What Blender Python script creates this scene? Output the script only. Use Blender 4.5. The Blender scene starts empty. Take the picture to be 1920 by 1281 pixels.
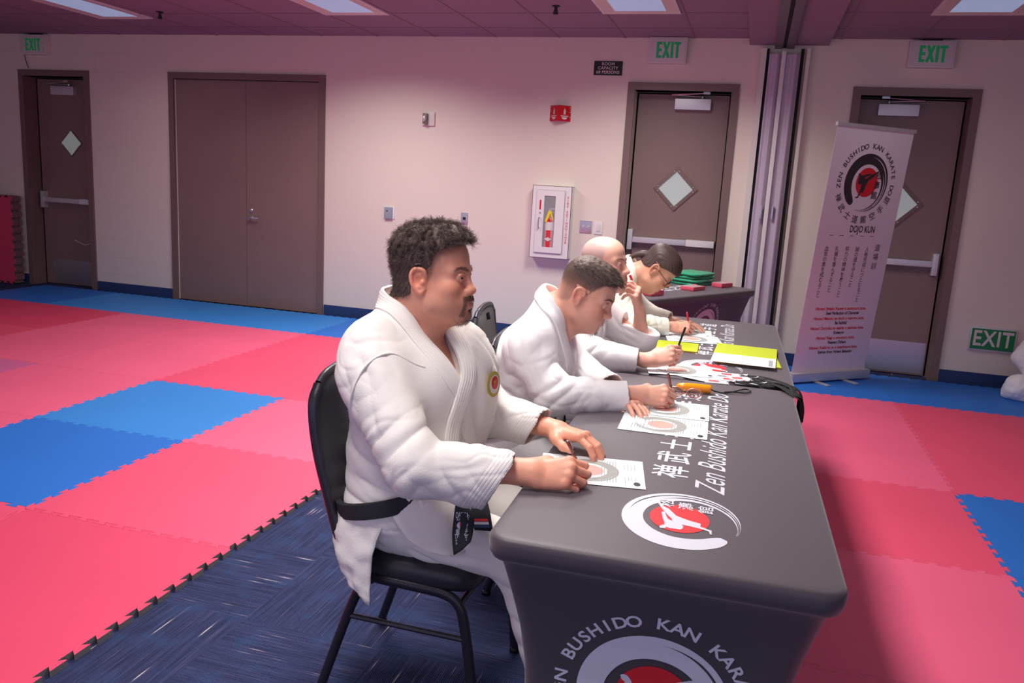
import bpy, bmesh, math, random
import numpy as np
from mathutils import Vector, Matrix
PI = math.pi
random.seed(7)
S = bpy.context.scene
COL = S.collection

# ------------------------------------------------------------------ materials
def srgb(r, g, b):
    f = lambda c: (c/255/12.92 if c/255 <= .04045 else ((c/255+.055)/1.055)**2.4)
    return (f(r), f(g), f(b), 1)

def mat(name, col, rough=.5, metal=0, bump=0, bscale=50, var=0, vscale=3, spec=.5, emit=None, estr=0, coat=0, sss=0, sheen=0, attr=None, alpha=1, trans=0, bdetail=4):
    m = bpy.data.materials.new(name); m.use_nodes = True
    nt = m.node_tree; N = nt.nodes; L = nt.links
    p = N['Principled BSDF']
    if len(col) == 3: col = (*col, 1)
    p.inputs['Base Color'].default_value = col
    p.inputs['Roughness'].default_value = rough
    p.inputs['Metallic'].default_value = metal
    p.inputs['Specular IOR Level'].default_value = spec
    p.inputs['Coat Weight'].default_value = coat
    p.inputs['Sheen Weight'].default_value = sheen
    p.inputs['Transmission Weight'].default_value = trans
    p.inputs['Alpha'].default_value = alpha
    if sss:
        p.inputs['Subsurface Weight'].default_value = sss
        p.inputs['Subsurface Radius'].default_value = (.9, .35, .2)
        p.inputs['Subsurface Scale'].default_value = .006
    if emit:
        p.inputs['Emission Color'].default_value = emit; p.inputs['Emission Strength'].default_value = estr
    tc = N.new('ShaderNodeTexCoord')
    src = None
    if attr:
        a = N.new('ShaderNodeAttribute'); a.attribute_name = attr; src = a.outputs['Color']
    if var:
        n = N.new('ShaderNodeTexNoise'); n.inputs['Scale'].default_value = vscale; n.inputs['Detail'].default_value = 5
        L.new(tc.outputs['Object'], n.inputs['Vector'])
        mr = N.new('ShaderNodeMapRange'); mr.inputs['From Min'].default_value = .3; mr.inputs['From Max'].default_value = .7
        mr.inputs['To Min'].default_value = 1-var; mr.inputs['To Max'].default_value = 1+var
        L.new(n.outputs['Fac'], mr.inputs['Value'])
        mx = N.new('ShaderNodeMix'); mx.data_type = 'RGBA'; mx.blend_type = 'MULTIPLY'; mx.inputs['Factor'].default_value = 1
        if src: L.new(src, mx.inputs[6])
        else: mx.inputs[6].default_value = col
        cb = N.new('ShaderNodeCombineColor')
        for k in range(3): L.new(mr.outputs[0], cb.inputs[k])
        L.new(cb.outputs[0], mx.inputs[7]); src = mx.outputs[2]
    if src: L.new(src, p.inputs['Base Color'])
    if bump:
        n = N.new('ShaderNodeTexNoise'); n.inputs['Scale'].default_value = bscale; n.inputs['Detail'].default_value = bdetail
        L.new(tc.outputs['Object'], n.inputs['Vector'])
        b = N.new('ShaderNodeBump'); b.inputs['Strength'].default_value = bump; b.inputs['Distance'].default_value = .01
        L.new(n.outputs['Fac'], b.inputs['Height']); L.new(b.outputs[0], p.inputs['Normal'])
    return m

M = {}
M['wall'] = mat('painted_wall', srgb(232, 218, 206), .62, bump=.05, bscale=120, var=.015, vscale=1.2)
M['ceil'] = mat('ceiling_tile', srgb(152, 126, 142), .9, bump=.15, bscale=160)  # white tile darkened to mauve: weak light and pink bounce put into the colour
M['grid'] = mat('ceiling_grid', srgb(140, 112, 124), .6)
M['taupe'] = mat('taupe_paint', srgb(138, 112, 108), .42, var=.04, vscale=2, bump=.02, bscale=90)
M['taupe_dark'] = mat('taupe_frame', srgb(122, 98, 94), .45)
M['base'] = mat('navy_rubber_base', srgb(38, 62, 112), .5)
M['steel'] = mat('brushed_steel', srgb(205, 203, 208), .3, .9, bump=.05, bscale=200)
M['alu'] = mat('satin_aluminium', srgb(214, 212, 216), .42, .55)
M['white'] = mat('white_enamel', srgb(232, 226, 226), .4)
M['offwhite'] = mat('off_white_plastic', srgb(224, 216, 208), .45)
M['black'] = mat('black_plastic', srgb(26, 25, 28), .45)
M['gap'] = mat('black_gasket', srgb(14, 13, 15), .8)
M['green'] = mat('exit_green', srgb(20, 130, 72), .4)
M['greenlit'] = mat('exit_letter_green', srgb(20, 150, 90), .4, emit=srgb(20, 170, 95), estr=.08)
M['signface'] = mat('exit_sign_face', srgb(216, 208, 206), .35)
M['red'] = mat('signal_red', srgb(205, 22, 38), .32)
M['redpaint'] = mat('extinguisher_red', srgb(214, 20, 36), .22, coat=.5)
M['yellow'] = mat('yellow_tag', srgb(240, 214, 40), .5)
M['lens'] = mat('troffer_lens', srgb(150, 156, 172), .5, emit=srgb(150, 168, 205), estr=.42)
M['lensb'] = mat('troffer_lens_bright', srgb(230, 232, 238), .5, emit=(1, .95, .92, 1), estr=2.0)
M['reflector'] = mat('troffer_reflector', srgb(226, 216, 200), .4)
M['glass'] = mat('pane', srgb(186, 196, 190), .08, spec=.8, emit=srgb(180, 198, 190), estr=.12)
M['fabric_lilac'] = mat('partition_vinyl', srgb(196, 182, 198), .38, sheen=.2)
M['spandex'] = mat('black_stretch_fabric', srgb(71, 61, 70), .5, sheen=.3, bump=.05, bscale=700, var=.03, vscale=2)
M['print_white'] = mat('white_print', srgb(214, 214, 226), .6)
M['print_red'] = mat('red_print', srgb(216, 36, 48), .6)
M['print_dark'] = mat('dark_print', srgb(52, 44, 50), .6)
M['banner'] = mat('banner_vinyl', srgb(232, 220, 228), .5, var=.01)
M['paper'] = mat('white_paper', srgb(226, 234, 240), .7)
M['ink'] = mat('grey_ink', srgb(158, 160, 164), .8)
M['paper_grey'] = mat('printed_grey', srgb(158, 156, 150), .8)
M['paper_red'] = mat('printed_faded_red', srgb(214, 160, 150), .8)
M['lime'] = mat('lime_card', srgb(188, 202, 30), .6)
M['card_edge'] = mat('manila_card', srgb(222, 168, 84), .7)
M['orange'] = mat('orange_plastic', srgb(248, 150, 12), .25, coat=.4)
M['vinyl'] = mat('black_vinyl', srgb(48, 46, 52), .38, bump=.12, bscale=260)
M['frame'] = mat('hammered_black_frame', srgb(50, 47, 56), .34, .4, bump=.10, bscale=260)
M['gi'] = mat('white_cotton', srgb(240, 234, 228), .85, sheen=.12, bump=.10, bscale=210, bdetail=3)
M['gi2'] = mat('crisp_white_cotton', srgb(242, 239, 240), .8, sheen=.12, bump=.05, bscale=200, bdetail=3)
M['gi_cream'] = mat('cream_white_cotton', srgb(240, 236, 224), .85, sheen=.12, bump=.08, bscale=200)
def stitched(m):
    N = m.node_tree.nodes; L = m.node_tree.links; p = N['Principled BSDF']
    a = N.new('ShaderNodeAttribute'); a.attribute_name = 'across'
    k = N.new('ShaderNodeMath'); k.operation = 'MULTIPLY'; k.inputs[1].default_value = 2*PI/.0085; L.new(a.outputs['Fac'], k.inputs[0])
    c = N.new('ShaderNodeMath'); c.operation = 'COSINE'; L.new(k.outputs[0], c.inputs[0])
    e = N.new('ShaderNodeMath'); e.operation = 'POWER'; e.inputs[1].default_value = 4; 
    ab = N.new('ShaderNodeMath'); ab.operation = 'MULTIPLY_ADD'; ab.inputs[1].default_value = .5; ab.inputs[2].default_value = .5; L.new(c.outputs[0], ab.inputs[0]); L.new(ab.outputs[0], e.inputs[0])
    # only where across is not zero
    g = N.new('ShaderNodeMath'); g.operation = 'GREATER_THAN'; g.inputs[1].default_value = .002; L.new(a.outputs['Fac'], g.inputs[0])
    q = N.new('ShaderNodeMath'); q.operation = 'MULTIPLY'; L.new(e.outputs[0], q.inputs[0]); L.new(g.outputs[0], q.inputs[1])
    b = N.new('ShaderNodeBump'); b.inputs['Strength'].default_value = .4; b.inputs['Distance'].default_value = .002; b.invert = True
    L.new(q.outputs[0], b.inputs['Height'])
    old = p.inputs['Normal'].links[0].from_socket if p.inputs['Normal'].links else None
    if old: L.new(old, b.inputs['Normal'])
    L.new(b.outputs[0], p.inputs['Normal'])
stitched(M['gi'])
M['belt'] = mat('black_cotton_belt', srgb(36, 37, 44), .8, bump=.3, bscale=420)
M['skin'] = mat('skin', (1, 1, 1), .48, attr='tint', sss=.12, bump=.07, bscale=260, var=.035, vscale=38)
M['hair_dark'] = mat('dark_brown_hair', srgb(96, 78, 74), .6, spec=.35)
M['hair_mid'] = mat('brown_hair', srgb(98, 80, 74), .6, spec=.35)
M['hair_black'] = mat('brown_black_hair', srgb(72, 54, 52), .5, spec=.4)
M['sclera'] = mat('eye_white', srgb(226, 214, 208), .2)
M['iris'] = mat('brown_iris', srgb(52, 32, 24), .15)
M['gold'] = mat('gold_embroidery', srgb(186, 166, 62), .6, bump=.3, bscale=900)
M['jade'] = mat('green_cloth', srgb(24, 158, 112), .75, sheen=.3, bump=.2, bscale=80)
M['pinkred'] = mat('red_band', srgb(226, 88, 112), .5)
M['clear'] = mat('clear_film', srgb(236, 228, 234), .12, alpha=.45)
M['rosegold'] = mat('rose_frame', srgb(206, 140, 128), .35, .4)
M['lensglass'] = mat('spectacle_lens', srgb(90, 80, 84), .05, alpha=.5)
M['pen'] = mat('pen_metal', srgb(150, 96, 86), .25, .7)

def floor_mats():
    # foam top with a faint tatami weave
    out = {}
    for nm, c in (('pink_a', (228, 78, 112)), ('pink_b', (234, 96, 132)), ('pink_c', (222, 68, 104)), ('mauve', (206, 98, 150)),
                  ('blue_a', (50, 132, 212)), ('blue_b', (34, 110, 202))):
        m = mat('foam_'+nm, srgb(*c), .55, var=.04, vscale=1.3, spec=.35)
        N = m.node_tree.nodes; L = m.node_tree.links
        tc = N.new('ShaderNodeTexCoord'); mp = N.new('ShaderNodeMapping'); mp.inputs['Rotation'].default_value = (0, 0, .7)
        w = N.new('ShaderNodeTexNoise'); w.inputs['Scale'].default_value = 30; w.inputs['Detail'].default_value = 3
        mp.inputs['Scale'].default_value = (1, 3.2, 1)
        L.new(tc.outputs['Object'], mp.inputs[0]); L.new(mp.outputs[0], w.inputs['Vector'])
        b = N.new('ShaderNodeBump'); b.inputs['Strength'].default_value = .35; b.inputs['Distance'].default_value = .004
        L.new(w.outputs['Fac'], b.inputs['Height']); L.new(b.outputs[0], N['Principled BSDF'].inputs['Normal'])
        out[nm] = m
    return out
FM = floor_mats()
M['foam_grey'] = mat('grey_foam_edge', srgb(104, 98, 100), .8, bump=.2, bscale=200)

def carpet_mat():
    m = mat('loop_carpet', srgb(52, 56, 98), .95, spec=.1)
    nt = m.node_tree; N = nt.nodes; L = nt.links; p = N['Principled BSDF']
    tc = N.new('ShaderNodeTexCoord')
    def val(x): 
        v = N.new('ShaderNodeValue'); v.outputs[0].default_value = x; return v.outputs[0]
    def math_(op, a, b=None, c=None):
        n = N.new('ShaderNodeMath'); n.operation = op
        for i, q in enumerate((a, b, c)):
            if q is None: continue
            if isinstance(q, (int, float)): n.inputs[i].default_value = q
            else: L.new(q, n.inputs[i])
        return n.outputs[0]
    sx = N.new('ShaderNodeSeparateXYZ'); L.new(tc.outputs['Object'], sx.inputs[0])
    X, Y = sx.outputs[0], sx.outputs[1]
    # carpet tiles .5 m, quarter turned alternately
    cx = math_('FLOOR', math_('DIVIDE', X, .5)); cy = math_('FLOOR', math_('DIVIDE', Y, .5))
    par = math_('MODULO', math_('ABSOLUTE', math_('ADD', cx, cy)), 2.0)
    def streaks(a, b, seed):
        # a: across, b: along
        cmb = N.new('ShaderNodeCombineXYZ')
        L.new(math_('MULTIPLY', math_('FLOOR', math_('MULTIPLY', a, 230)), 3.7), cmb.inputs[0]); L.new(math_('MULTIPLY', b, 4.2), cmb.inputs[1]); cmb.inputs[2].default_value = seed
        n = N.new('ShaderNodeTexNoise'); n.inputs['Scale'].default_value = 1.0; n.inputs['Detail'].default_value = 1
        L.new(cmb.outputs[0], n.inputs['Vector'])
        return n.outputs['Fac']
    s1 = streaks(X, Y, 1.0); s2 = streaks(Y, X, 5.0)
    mixs = N.new('ShaderNodeMix'); L.new(par, mixs.inputs[0]); L.new(s1, mixs.inputs[2]); L.new(s2, mixs.inputs[3])
    st = mixs.outputs[0]
    cr = N.new('ShaderNodeValToRGB'); L.new(st, cr.inputs[0])
    e = cr.color_ramp.elements
    e[0].position = .0; e[0].color = srgb(46, 50, 80)
    e[1].position = 1.0; e[1].color = srgb(190, 176, 180)
    for pos, c in ((.36, (50, 54, 86)), (.5, (60, 65, 102)), (.62, (64, 70, 108)), (.70, (82, 80, 116)), (.735, (134, 124, 144)), (.77, (206, 196, 200))):
        k = e.new(pos); k.color = srgb(*c)
    # blotches
    nz = N.new('ShaderNodeTexNoise'); nz.inputs['Scale'].default_value = 9; nz.inputs['Detail'].default_value = 4
    L.new(tc.outputs['Object'], nz.inputs['Vector'])
    mx = N.new('ShaderNodeMix'); mx.data_type = 'RGBA'; mx.blend_type = 'MIX'
    mr = N.new('ShaderNodeMapRange'); mr.inputs[1].default_value = .5; mr.inputs[2].default_value = .72; mr.inputs[4].default_value = .45
    L.new(nz.outputs['Fac'], mr.inputs[0]); L.new(mr.outputs[0], mx.inputs[0])
    L.new(cr.outputs[0], mx.inputs[6]); mx.inputs[7].default_value = srgb(60, 86, 132)
    # ribs darken
    rib = math_('SINE', math_('MULTIPLY', X, 2*PI*150)); rib2 = math_('SINE', math_('MULTIPLY', Y, 2*PI*150))
    mr2 = N.new('ShaderNodeMix'); L.new(par, mr2.inputs[0]); L.new(rib, mr2.inputs[2]); L.new(rib2, mr2.inputs[3])
    fn = N.new('ShaderNodeTexNoise'); fn.inputs['Scale'].default_value = 260; L.new(tc.outputs['Object'], fn.inputs['Vector'])
    h = math_('ADD', math_('MULTIPLY', mr2.outputs[0], .5), math_('MULTIPLY', fn.outputs['Fac'], 1.6))
    mul = N.new('ShaderNodeMix'); mul.data_type = 'RGBA'; mul.blend_type = 'MULTIPLY'; mul.inputs[0].default_value = 1
    g = math_('ADD', math_('MULTIPLY', h, .30), .74)
    cb = N.new('ShaderNodeCombineColor')
    for k in range(3): L.new(g, cb.inputs[k])
    L.new(mx.outputs[2], mul.inputs[6]); L.new(cb.outputs[0], mul.inputs[7]); L.new(mul.outputs[2], p.inputs['Base Color'])
    b = N.new('ShaderNodeBump'); b.inputs['Strength'].default_value = .8; b.inputs['Distance'].default_value = .004
    L.new(h, b.inputs['Height']); L.new(b.outputs[0], p.inputs['Normal'])
    return m
M['carpet'] = carpet_mat()

# ------------------------------------------------------------------ mesh helpers
def link(name, me, m=None, parent=None, mats=None):
    o = bpy.data.objects.new(name, me); COL.objects.link(o)
    if m is not None: me.materials.append(m)
    for k in (mats or []): me.materials.append(k)
    if parent is not None: o.parent = parent
    return o

def pydata(name, V, F, m=None, parent=None, smooth=False, mats=None, mi=None):
    me = bpy.data.meshes.new(name)
    me.from_pydata([tuple(map(float, v)) for v in V], [], [tuple(f) for f in F]); me.update()
    if smooth: me.polygons.foreach_set('use_smooth', [True]*len(me.polygons))
    o = link(name, me, m, parent, mats)
    if mi is not None: me.polygons.foreach_set('material_index', list(mi))
    return o

def obj(name, bm, m=None, parent=None, smooth=False, mats=None):
    me = bpy.data.meshes.new(name); bm.normal_update(); bm.to_mesh(me); bm.free()
    if smooth:
        me.polygons.foreach_set('use_smooth', [True]*len(me.polygons))
        if smooth == 'auto':
            me.set_sharp_from_angle(angle=.6)
    return link(name, me, m, parent, mats)

def box(bm, x0, x1, y0, y1, z0, z1, mi=0, bev=0, Mx=None):
    vs = [bm.verts.new((x, y, z)) for x in (x0, x1) for y in (y0, y1) for z in (z0, z1)]
    idx = [(0, 1, 3, 2), (4, 6, 7, 5), (0, 4, 5, 1), (2, 3, 7, 6), (0, 2, 6, 4), (1, 5, 7, 3)]
    fs = [bm.faces.new([vs[i] for i in f]) for f in idx]
    for f in fs: f.material_index = mi
    if bev:
        es = list({e for f in fs for e in f.edges})
        r = bmesh.ops.bevel(bm, geom=es, offset=bev, segments=2, profile=.7, affect='EDGES')
        for f in r['faces']: f.material_index = mi
        vs = list({v for f in r['faces'] for v in f.verts} | {v for v in vs if v.is_valid})
    if Mx is not None: bmesh.ops.transform(bm, matrix=Mx, verts=[v for v in vs if v.is_valid])
    return vs

def bx(name, x0, x1, y0, y1, z0, z1, m, parent=None, bev=0):
    bm = bmesh.new(); box(bm, x0, x1, y0, y1, z0, z1, bev=bev)
    return obj(name, bm, m, parent, smooth='auto' if bev else False)

def smooth_path(pts, n=8):
    P = [np.array(p, float) for p in pts]; P = [2*P[0]-P[1]]+P+[2*P[-1]-P[-2]]
    out = []
    for i in range(1, len(P)-2):
        for k in range(n):
            t = k/n
            out.append(.5*((2*P[i])+(-P[i-1]+P[i+1])*t+(2*P[i-1]-5*P[i]+4*P[i+1]-P[i+2])*t*t+(-P[i-1]+3*P[i]-3*P[i+1]+P[i+2])*t**3))
    out.append(P[-2]); return out

def tube_vf(path, r, seg=8, caps=True, flat=None):
    """sweep a circle (or ellipse: flat=(a,b,upvector)) along a path. returns verts, faces"""
    P = [np.array(p, float) for p in path]; n = len(P)
    V = []; F = []
    T0 = P[1]-P[0]; T0 /= np.linalg.norm(T0)
    up = np.array([0, 0, 1.]) if abs(T0[2]) < .9 else np.array([1., 0, 0])
    nrm = up-T0*(up@T0); nrm /= np.linalg.norm(nrm)
    for i in range(n):
        T = P[min(i+1, n-1)]-P[max(i-1, 0)]; T /= (np.linalg.norm(T)+1e-12)
        nrm = nrm-T*(nrm@T); nrm /= (np.linalg.norm(nrm)+1e-12)
        b = np.cross(T, nrm)
        ri = r[i] if hasattr(r, '__len__') else r
        if flat is None: A, B, n1, b1 = ri, ri, nrm, b
        else:
            u = np.array(flat[2], float); u = u-T*(u@T); u /= np.linalg.norm(u); A, B, n1, b1 = flat[0], flat[1], u, np.cross(T, u)
        for k in range(seg):
            a = 2*PI*k/seg; V.append(P[i]+n1*A*math.cos(a)+b1*B*math.sin(a))
    for i in range(n-1):
        for k in range(seg):
            F.append((i*seg+k, i*seg+(k+1) % seg, (i+1)*seg+(k+1) % seg, (i+1)*seg+k))
    if caps:
        F.append(tuple(range(seg))[::-1]); F.append(tuple((n-1)*seg+k for k in range(seg)))
    return V, F

def tube(name, path, r, m, parent=None, seg=10, sm=0, flat=None):
    if sm: path = smooth_path(path, sm)
    V, F = tube_vf(path, r, seg, flat=flat)
    o = pydata(name, V, F, m, parent, smooth=True)
    o.data.set_sharp_from_angle(angle=1.0)
    return o

class MB:
    def __init__(s): s.V = []; s.F = []; s.mi = []
    def add(s, V, F, mi=0, Mx=None):
        o = len(s.V)
        for v in V:
            if Mx is not None: v = Mx @ Vector([float(c) for c in v])
            s.V.append(tuple(v))
        for f in F: s.F.append(tuple(i+o for i in f)); s.mi.append(mi)
        return s
    def tube(s, path, r, seg=8, mi=0, sm=0, Mx=None, flat=None):
        if sm: path = smooth_path(path, sm)
        V, F = tube_vf(path, r, seg, flat=flat); return s.add(V, F, mi, Mx)
    def box(s, x0, x1, y0, y1, z0, z1, mi=0, Mx=None):
        V = [(x, y, z) for x in (x0, x1) for y in (y0, y1) for z in (z0, z1)]
        return s.add(V, [(0, 1, 3, 2), (4, 6, 7, 5), (0, 4, 5, 1), (2, 3, 7, 6), (0, 2, 6, 4), (1, 5, 7, 3)], mi, Mx)
    def poly(s, pts, mi=0, Mx=None):
        return s.add(pts, [tuple(range(len(pts)))], mi, Mx)
    def build(s, name, m=None, parent=None, smooth=False, mats=None):
        return pydata(name, s.V, s.F, m, parent, smooth, mats, s.mi if mats else None)

def lathe_vf(prof, seg=24):
    V = []; F = []; n = len(prof)
    for r, z in prof:
        for k in range(seg):
            a = 2*PI*k/seg; V.append((r*math.cos(a), r*math.sin(a), z))
    for i in range(n-1):
        for k in range(seg): F.append((i*seg+k, i*seg+(k+1) % seg, (i+1)*seg+(k+1) % seg, (i+1)*seg+k))
    F.append(tuple(range(seg))[::-1]); F.append(tuple((n-1)*seg+k for k in range(seg)))
    return V, F

def empty(name, loc, rz=0, label=None, cat=None, group=None):
    o = bpy.data.objects.new(name, None); COL.objects.link(o); o.location = loc; o.rotation_euler = (0, 0, rz)
    o.empty_display_size = .05
    return tag(o, label, cat, group)
def tag(o, label=None, cat=None, group=None, kind=None):
    if label: o['label'] = label
    if cat: o['category'] = cat
    if group: o['group'] = group
    if kind: o['kind'] = kind
    return o
def struct(o): o['kind'] = 'structure'; return o
def copy_tree(o, parent=None):
    c = o.copy(); COL.objects.link(c)
    if parent is not None: c.parent = parent
    for ch in list(o.children): copy_tree(ch, c)
    return c

# ------------------------------------------------------------------ text
_FC = {}
def text_vf(s, size=1, shear=0, bold=0, sx=1.0, spacing=1.0, align='CENTER'):
    key = (s, shear, bold, spacing, align)
    if key not in _FC:
        cu = bpy.data.curves.new('txt', 'FONT'); cu.body = s; cu.size = 1; cu.shear = shear; cu.offset = bold
        cu.align_x = align; cu.align_y = 'CENTER'; cu.space_character = spacing; cu.resolution_u = 3
        o = bpy.data.objects.new('txt', cu); COL.objects.link(o)
        bpy.context.view_layer.update()
        me = bpy.data.meshes.new_from_object(o.evaluated_get(bpy.context.evaluated_depsgraph_get()))
        V = [tuple(v.co) for v in me.vertices]; F = [tuple(p.vertices) for p in me.polygons]
        bpy.data.objects.remove(o); bpy.data.curves.remove(cu); bpy.data.meshes.remove(me)
        _FC[key] = (V, F)
    V, F = _FC[key]
    return [(x*size*sx, y*size, 0) for x, y, z in V], F
def arc_text(mb, s, radius, size, a_mid, step, cx=0, cy=0, mi=0, bold=0.01, sx=1.0, inward=False):
    """letters round a circle; a_mid centre angle; clockwise reading, tops outward (inward: reading counter-clockwise, tops inward)"""
    n = len(s); 
    for k, ch in enumerate(s):
        if ch == ' ': continue
        off = (k-(n-1)/2)*step
        a = a_mid-off if not inward else a_mid+off
        V, F = text_vf(ch, size, bold=bold, sx=sx)
        if not V: continue
        rot = a-PI/2 if not inward else a+PI/2
        c, sn = math.cos(rot), math.sin(rot)
        V = [(cx+radius*math.cos(a)+x*c-y*sn, cy+radius*math.sin(a)+x*sn+y*c, 0) for x, y, z in V]
        mb.add(V, F, mi)
def arc_words(s, radius, size, a_mid, step, **k):
    """one mesh buffer per word, each in its right place on the circle"""
    out = []; i = 0; n = len(s)
    while i < n:
        if s[i] == ' ': i += 1; continue
        j = i
        while j < n and s[j] != ' ': j += 1
        masked = ' '*i+s[i:j]+' '*(n-j); mb = MB(); arc_text(mb, masked, radius, size, a_mid, step, **k); out.append(mb); i = j
    return out

# ------------------------------------------------------------------ camera
F_PX = 1529.8846
CAM = np.array([0, -7.6883, 1.4906])
def cam_axes(yaw=.2759, pitch=.1917, roll=.0563):
    cy, sy, cp, sp = math.cos(yaw), math.sin(yaw), math.cos(pitch), math.sin(pitch)
    f = np.array([-sy*cp, cy*cp, -sp]); r = np.array([cy, sy, 0.]); u = np.cross(r, f)
    c, s = math.cos(roll), math.sin(roll)
    return c*r+s*u, -s*r+c*u, f
CR, CU, CF = cam_axes()
cd = bpy.data.cameras.new('camera'); co = bpy.data.objects.new('camera', cd); COL.objects.link(co)
cd.sensor_width = 36; cd.lens = 36*F_PX/1920; cd.clip_end = 60
co.matrix_world = Matrix(((CR[0], CU[0], -CF[0], CAM[0]), (CR[1], CU[1], -CF[1], CAM[1]), (CR[2], CU[2], -CF[2], CAM[2]), (0, 0, 0, 1)))
S.camera = co
def project(P):
    v = np.array(P, float)-CAM; z = v@CF
    return 960+F_PX*(v@CR)/z, 640.5-F_PX*(v@CU)/z
# ------------------------------------------------------------------ the room
HD, HC = 2.455, 2.83
WX0, WX1 = -9.6, 4.6
# wall with openings (x0,x1,z1)
opens = [(-8.10, -7.26, 2.38), (-6.09, -4.345, 2.385), (-1.15, -.30, 2.38), (.755, 1.61, 2.38)]
def build_wall():
    bm = bmesh.new()
    xs = [WX0]
    for a, b, z in opens: xs += [a, b]
    xs.append(WX1)
    T = .22
    for i in range(len(xs)-1):
        if i % 2 == 0: box(bm, xs[i], xs[i+1], 0, T, 0, HC+.1)
        else: box(bm, xs[i], xs[i+1], 0, T, opens[i//2][2], HC+.1)
    return struct(obj('wall_back', bm, None, mats=[M['wall']]))
wall = build_wall()
def block_wall_mat():
    m = mat('painted_block', srgb(232, 218, 206), .62)
    N = m.node_tree.nodes; L = m.node_tree.links
    tc = N.new('ShaderNodeTexCoord'); sp = N.new('ShaderNodeSeparateXYZ'); cb = N.new('ShaderNodeCombineXYZ')
    L.new(tc.outputs['Object'], sp.inputs[0]); L.new(sp.outputs[0], cb.inputs[0]); L.new(sp.outputs[2], cb.inputs[1])
    b = N.new('ShaderNodeTexBrick'); b.inputs['Scale'].default_value = 1; b.inputs['Brick Width'].default_value = .406
    b.inputs['Row Height'].default_value = .203; b.inputs['Mortar Size'].default_value = .004; b.inputs['Mortar Smooth'].default_value = .8
    b.inputs['Color1'].default_value = b.inputs['Color2'].default_value = (1, 1, 1, 1); b.inputs['Mortar'].default_value = (0, 0, 0, 1)
    L.new(cb.outputs[0], b.inputs['Vector'])
    # blocks show only on the left stretch of the wall
    mr = N.new('ShaderNodeMapRange'); mr.inputs[1].default_value = -6.6; mr.inputs[2].default_value = -6.75
    mr.inputs[3].default_value = 0; mr.inputs[4].default_value = .38
    L.new(sp.outputs[0], mr.inputs[0])
    bp = N.new('ShaderNodeBump'); bp.inputs['Distance'].default_value = .006
    L.new(mr.outputs[0], bp.inputs['Strength']); L.new(b.outputs['Color'], bp.inputs['Height']); L.new(bp.outputs[0], N['Principled BSDF'].inputs['Normal'])
    return m
wall.data.materials[0] = block_wall_mat()

struct(bx('floor', WX0, WX1, -9.2, .3, -.1, 0, M['carpet']))
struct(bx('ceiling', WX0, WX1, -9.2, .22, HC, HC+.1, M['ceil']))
# ceiling grid (T bars) and slightly sunk tiles read as lines
def grid():
    mb = MB()
    gx = -.67
    k = -15
    while k < 9:
        x = gx+.61*k
        if WX0 < x < WX1 and not (-.24 < x < .5): mb.box(x-.012, x+.012, -9.2, 0, HC-.004, HC+.001)
        k += 1
    y = -.44
    while y > -9.2:
        mb.box(WX0, -.2, y-.012, y+.012, HC-.0035, HC+.001); mb.box(.46, WX1, y-.012, y+.012, HC-.0035, HC+.001); y -= .61
    return mb.build('trim_1', M['grid'])
struct(grid())
# soffit with the partition track
bm = bmesh.new(); box(bm, -.19, .455, -9.2, -.001, 2.775, HC-.001)
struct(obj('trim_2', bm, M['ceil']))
mb = MB(); mb.box(.02, .085, -9.2, -.001, 2.745, 2.774); mb.box(.115, .18, -9.2, -.001, 2.745, 2.774)
struct(mb.build('trim_3', mat('track_metal', srgb(120, 110, 116), .4, .6)))
struct(bx('trim_4', .085, .115, -9.2, -.001, 2.752, 2.773, M['gap']))
# base boards between the doors
segs = [(WX0, -8.165), (-7.184, -6.162), (-4.27, -1.224), (-.223, -.09), (.29, .68), (1.682, WX1)]
mb = MB()
for a, b in segs: mb.box(a, b, -.012, -.0005, 0, .115); mb.box(a, b, -.016, -.0005, 0, .012)
struct(mb.build('baseboard_back', M['base']))

# folding partition stacked at the wall
P = empty('folding_partition', (.1, -.02, 0), 0, 'folded lilac vinyl accordion partition between the two right-hand doors', 'partition')
H_ = 2.74
bx('side_jamb', -.19, -.14, -.05, .018, 0, H_, M['offwhite'], P)
bx('side_jamb', .185, .215, -.05, .018, 0, H_, M['offwhite'], P)
mb = MB(); mb.box(-.139, -.118, -.03, .018, 0, H_); mb.box(.14, .165, -.03, .018, 0, H_)
mb.build('gasket', M['gap'], P)
def pleats(x0, x1):
    n = 24; V = []; F = []
    for i in range(n+1):
        t = i/n; x = x0+(x1-x0)*t; y = -.055-.022*math.sin(t*PI)-.012*math.cos(t*PI*3)
        V += [(x, y, 0.01), (x, y, H_-.05)]
    for i in range(n): F.append((2*i, 2*i+2, 2*i+3, 2*i+1))
    b = len(V); V += [(x0, .018, .01), (x0, .018, H_-.05), (x1, .018, .01), (x1, .018, H_-.05)]
    F += [(b, 0, 1, b+1), (2*n, b+2, b+3, 2*n+1), (b+1, 1, *[2*i+1 for i in range(1, n+1)], b+3)]
    return V, F
for x0, x1 in ((-.115, -.018), (.022, .138)):
    V, F = pleats(x0, x1); pydata('vinyl_panel', V, F, M['fabric_lilac'], P, smooth=False).data.set_sharp_from_angle(angle=.8)
bx('lead_post', -.016, .02, -.1, .018, 0, H_-.03, M['white'], P, bev=.004)
for x in (-.045, .05):
    h = bx('pull_handle', x-.008, x+.008, -.105, -.072, 1.30, 1.42, M['steel'], P, bev=.003)
    bx('latch', x-.01, x+.01, -.082, -.06, 1.35, 1.38, M['black'], h)
for z in (.6, 1.1, 1.7, 2.2):
    V, F = lathe_vf([(.004, 0), (.003, .002)], 8)
    pydata('rivet', V, F, M['steel'], P).matrix_local = Matrix.Translation((.002, -.101, z)) @ Matrix.Rotation(PI/2, 4, 'X')

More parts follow.
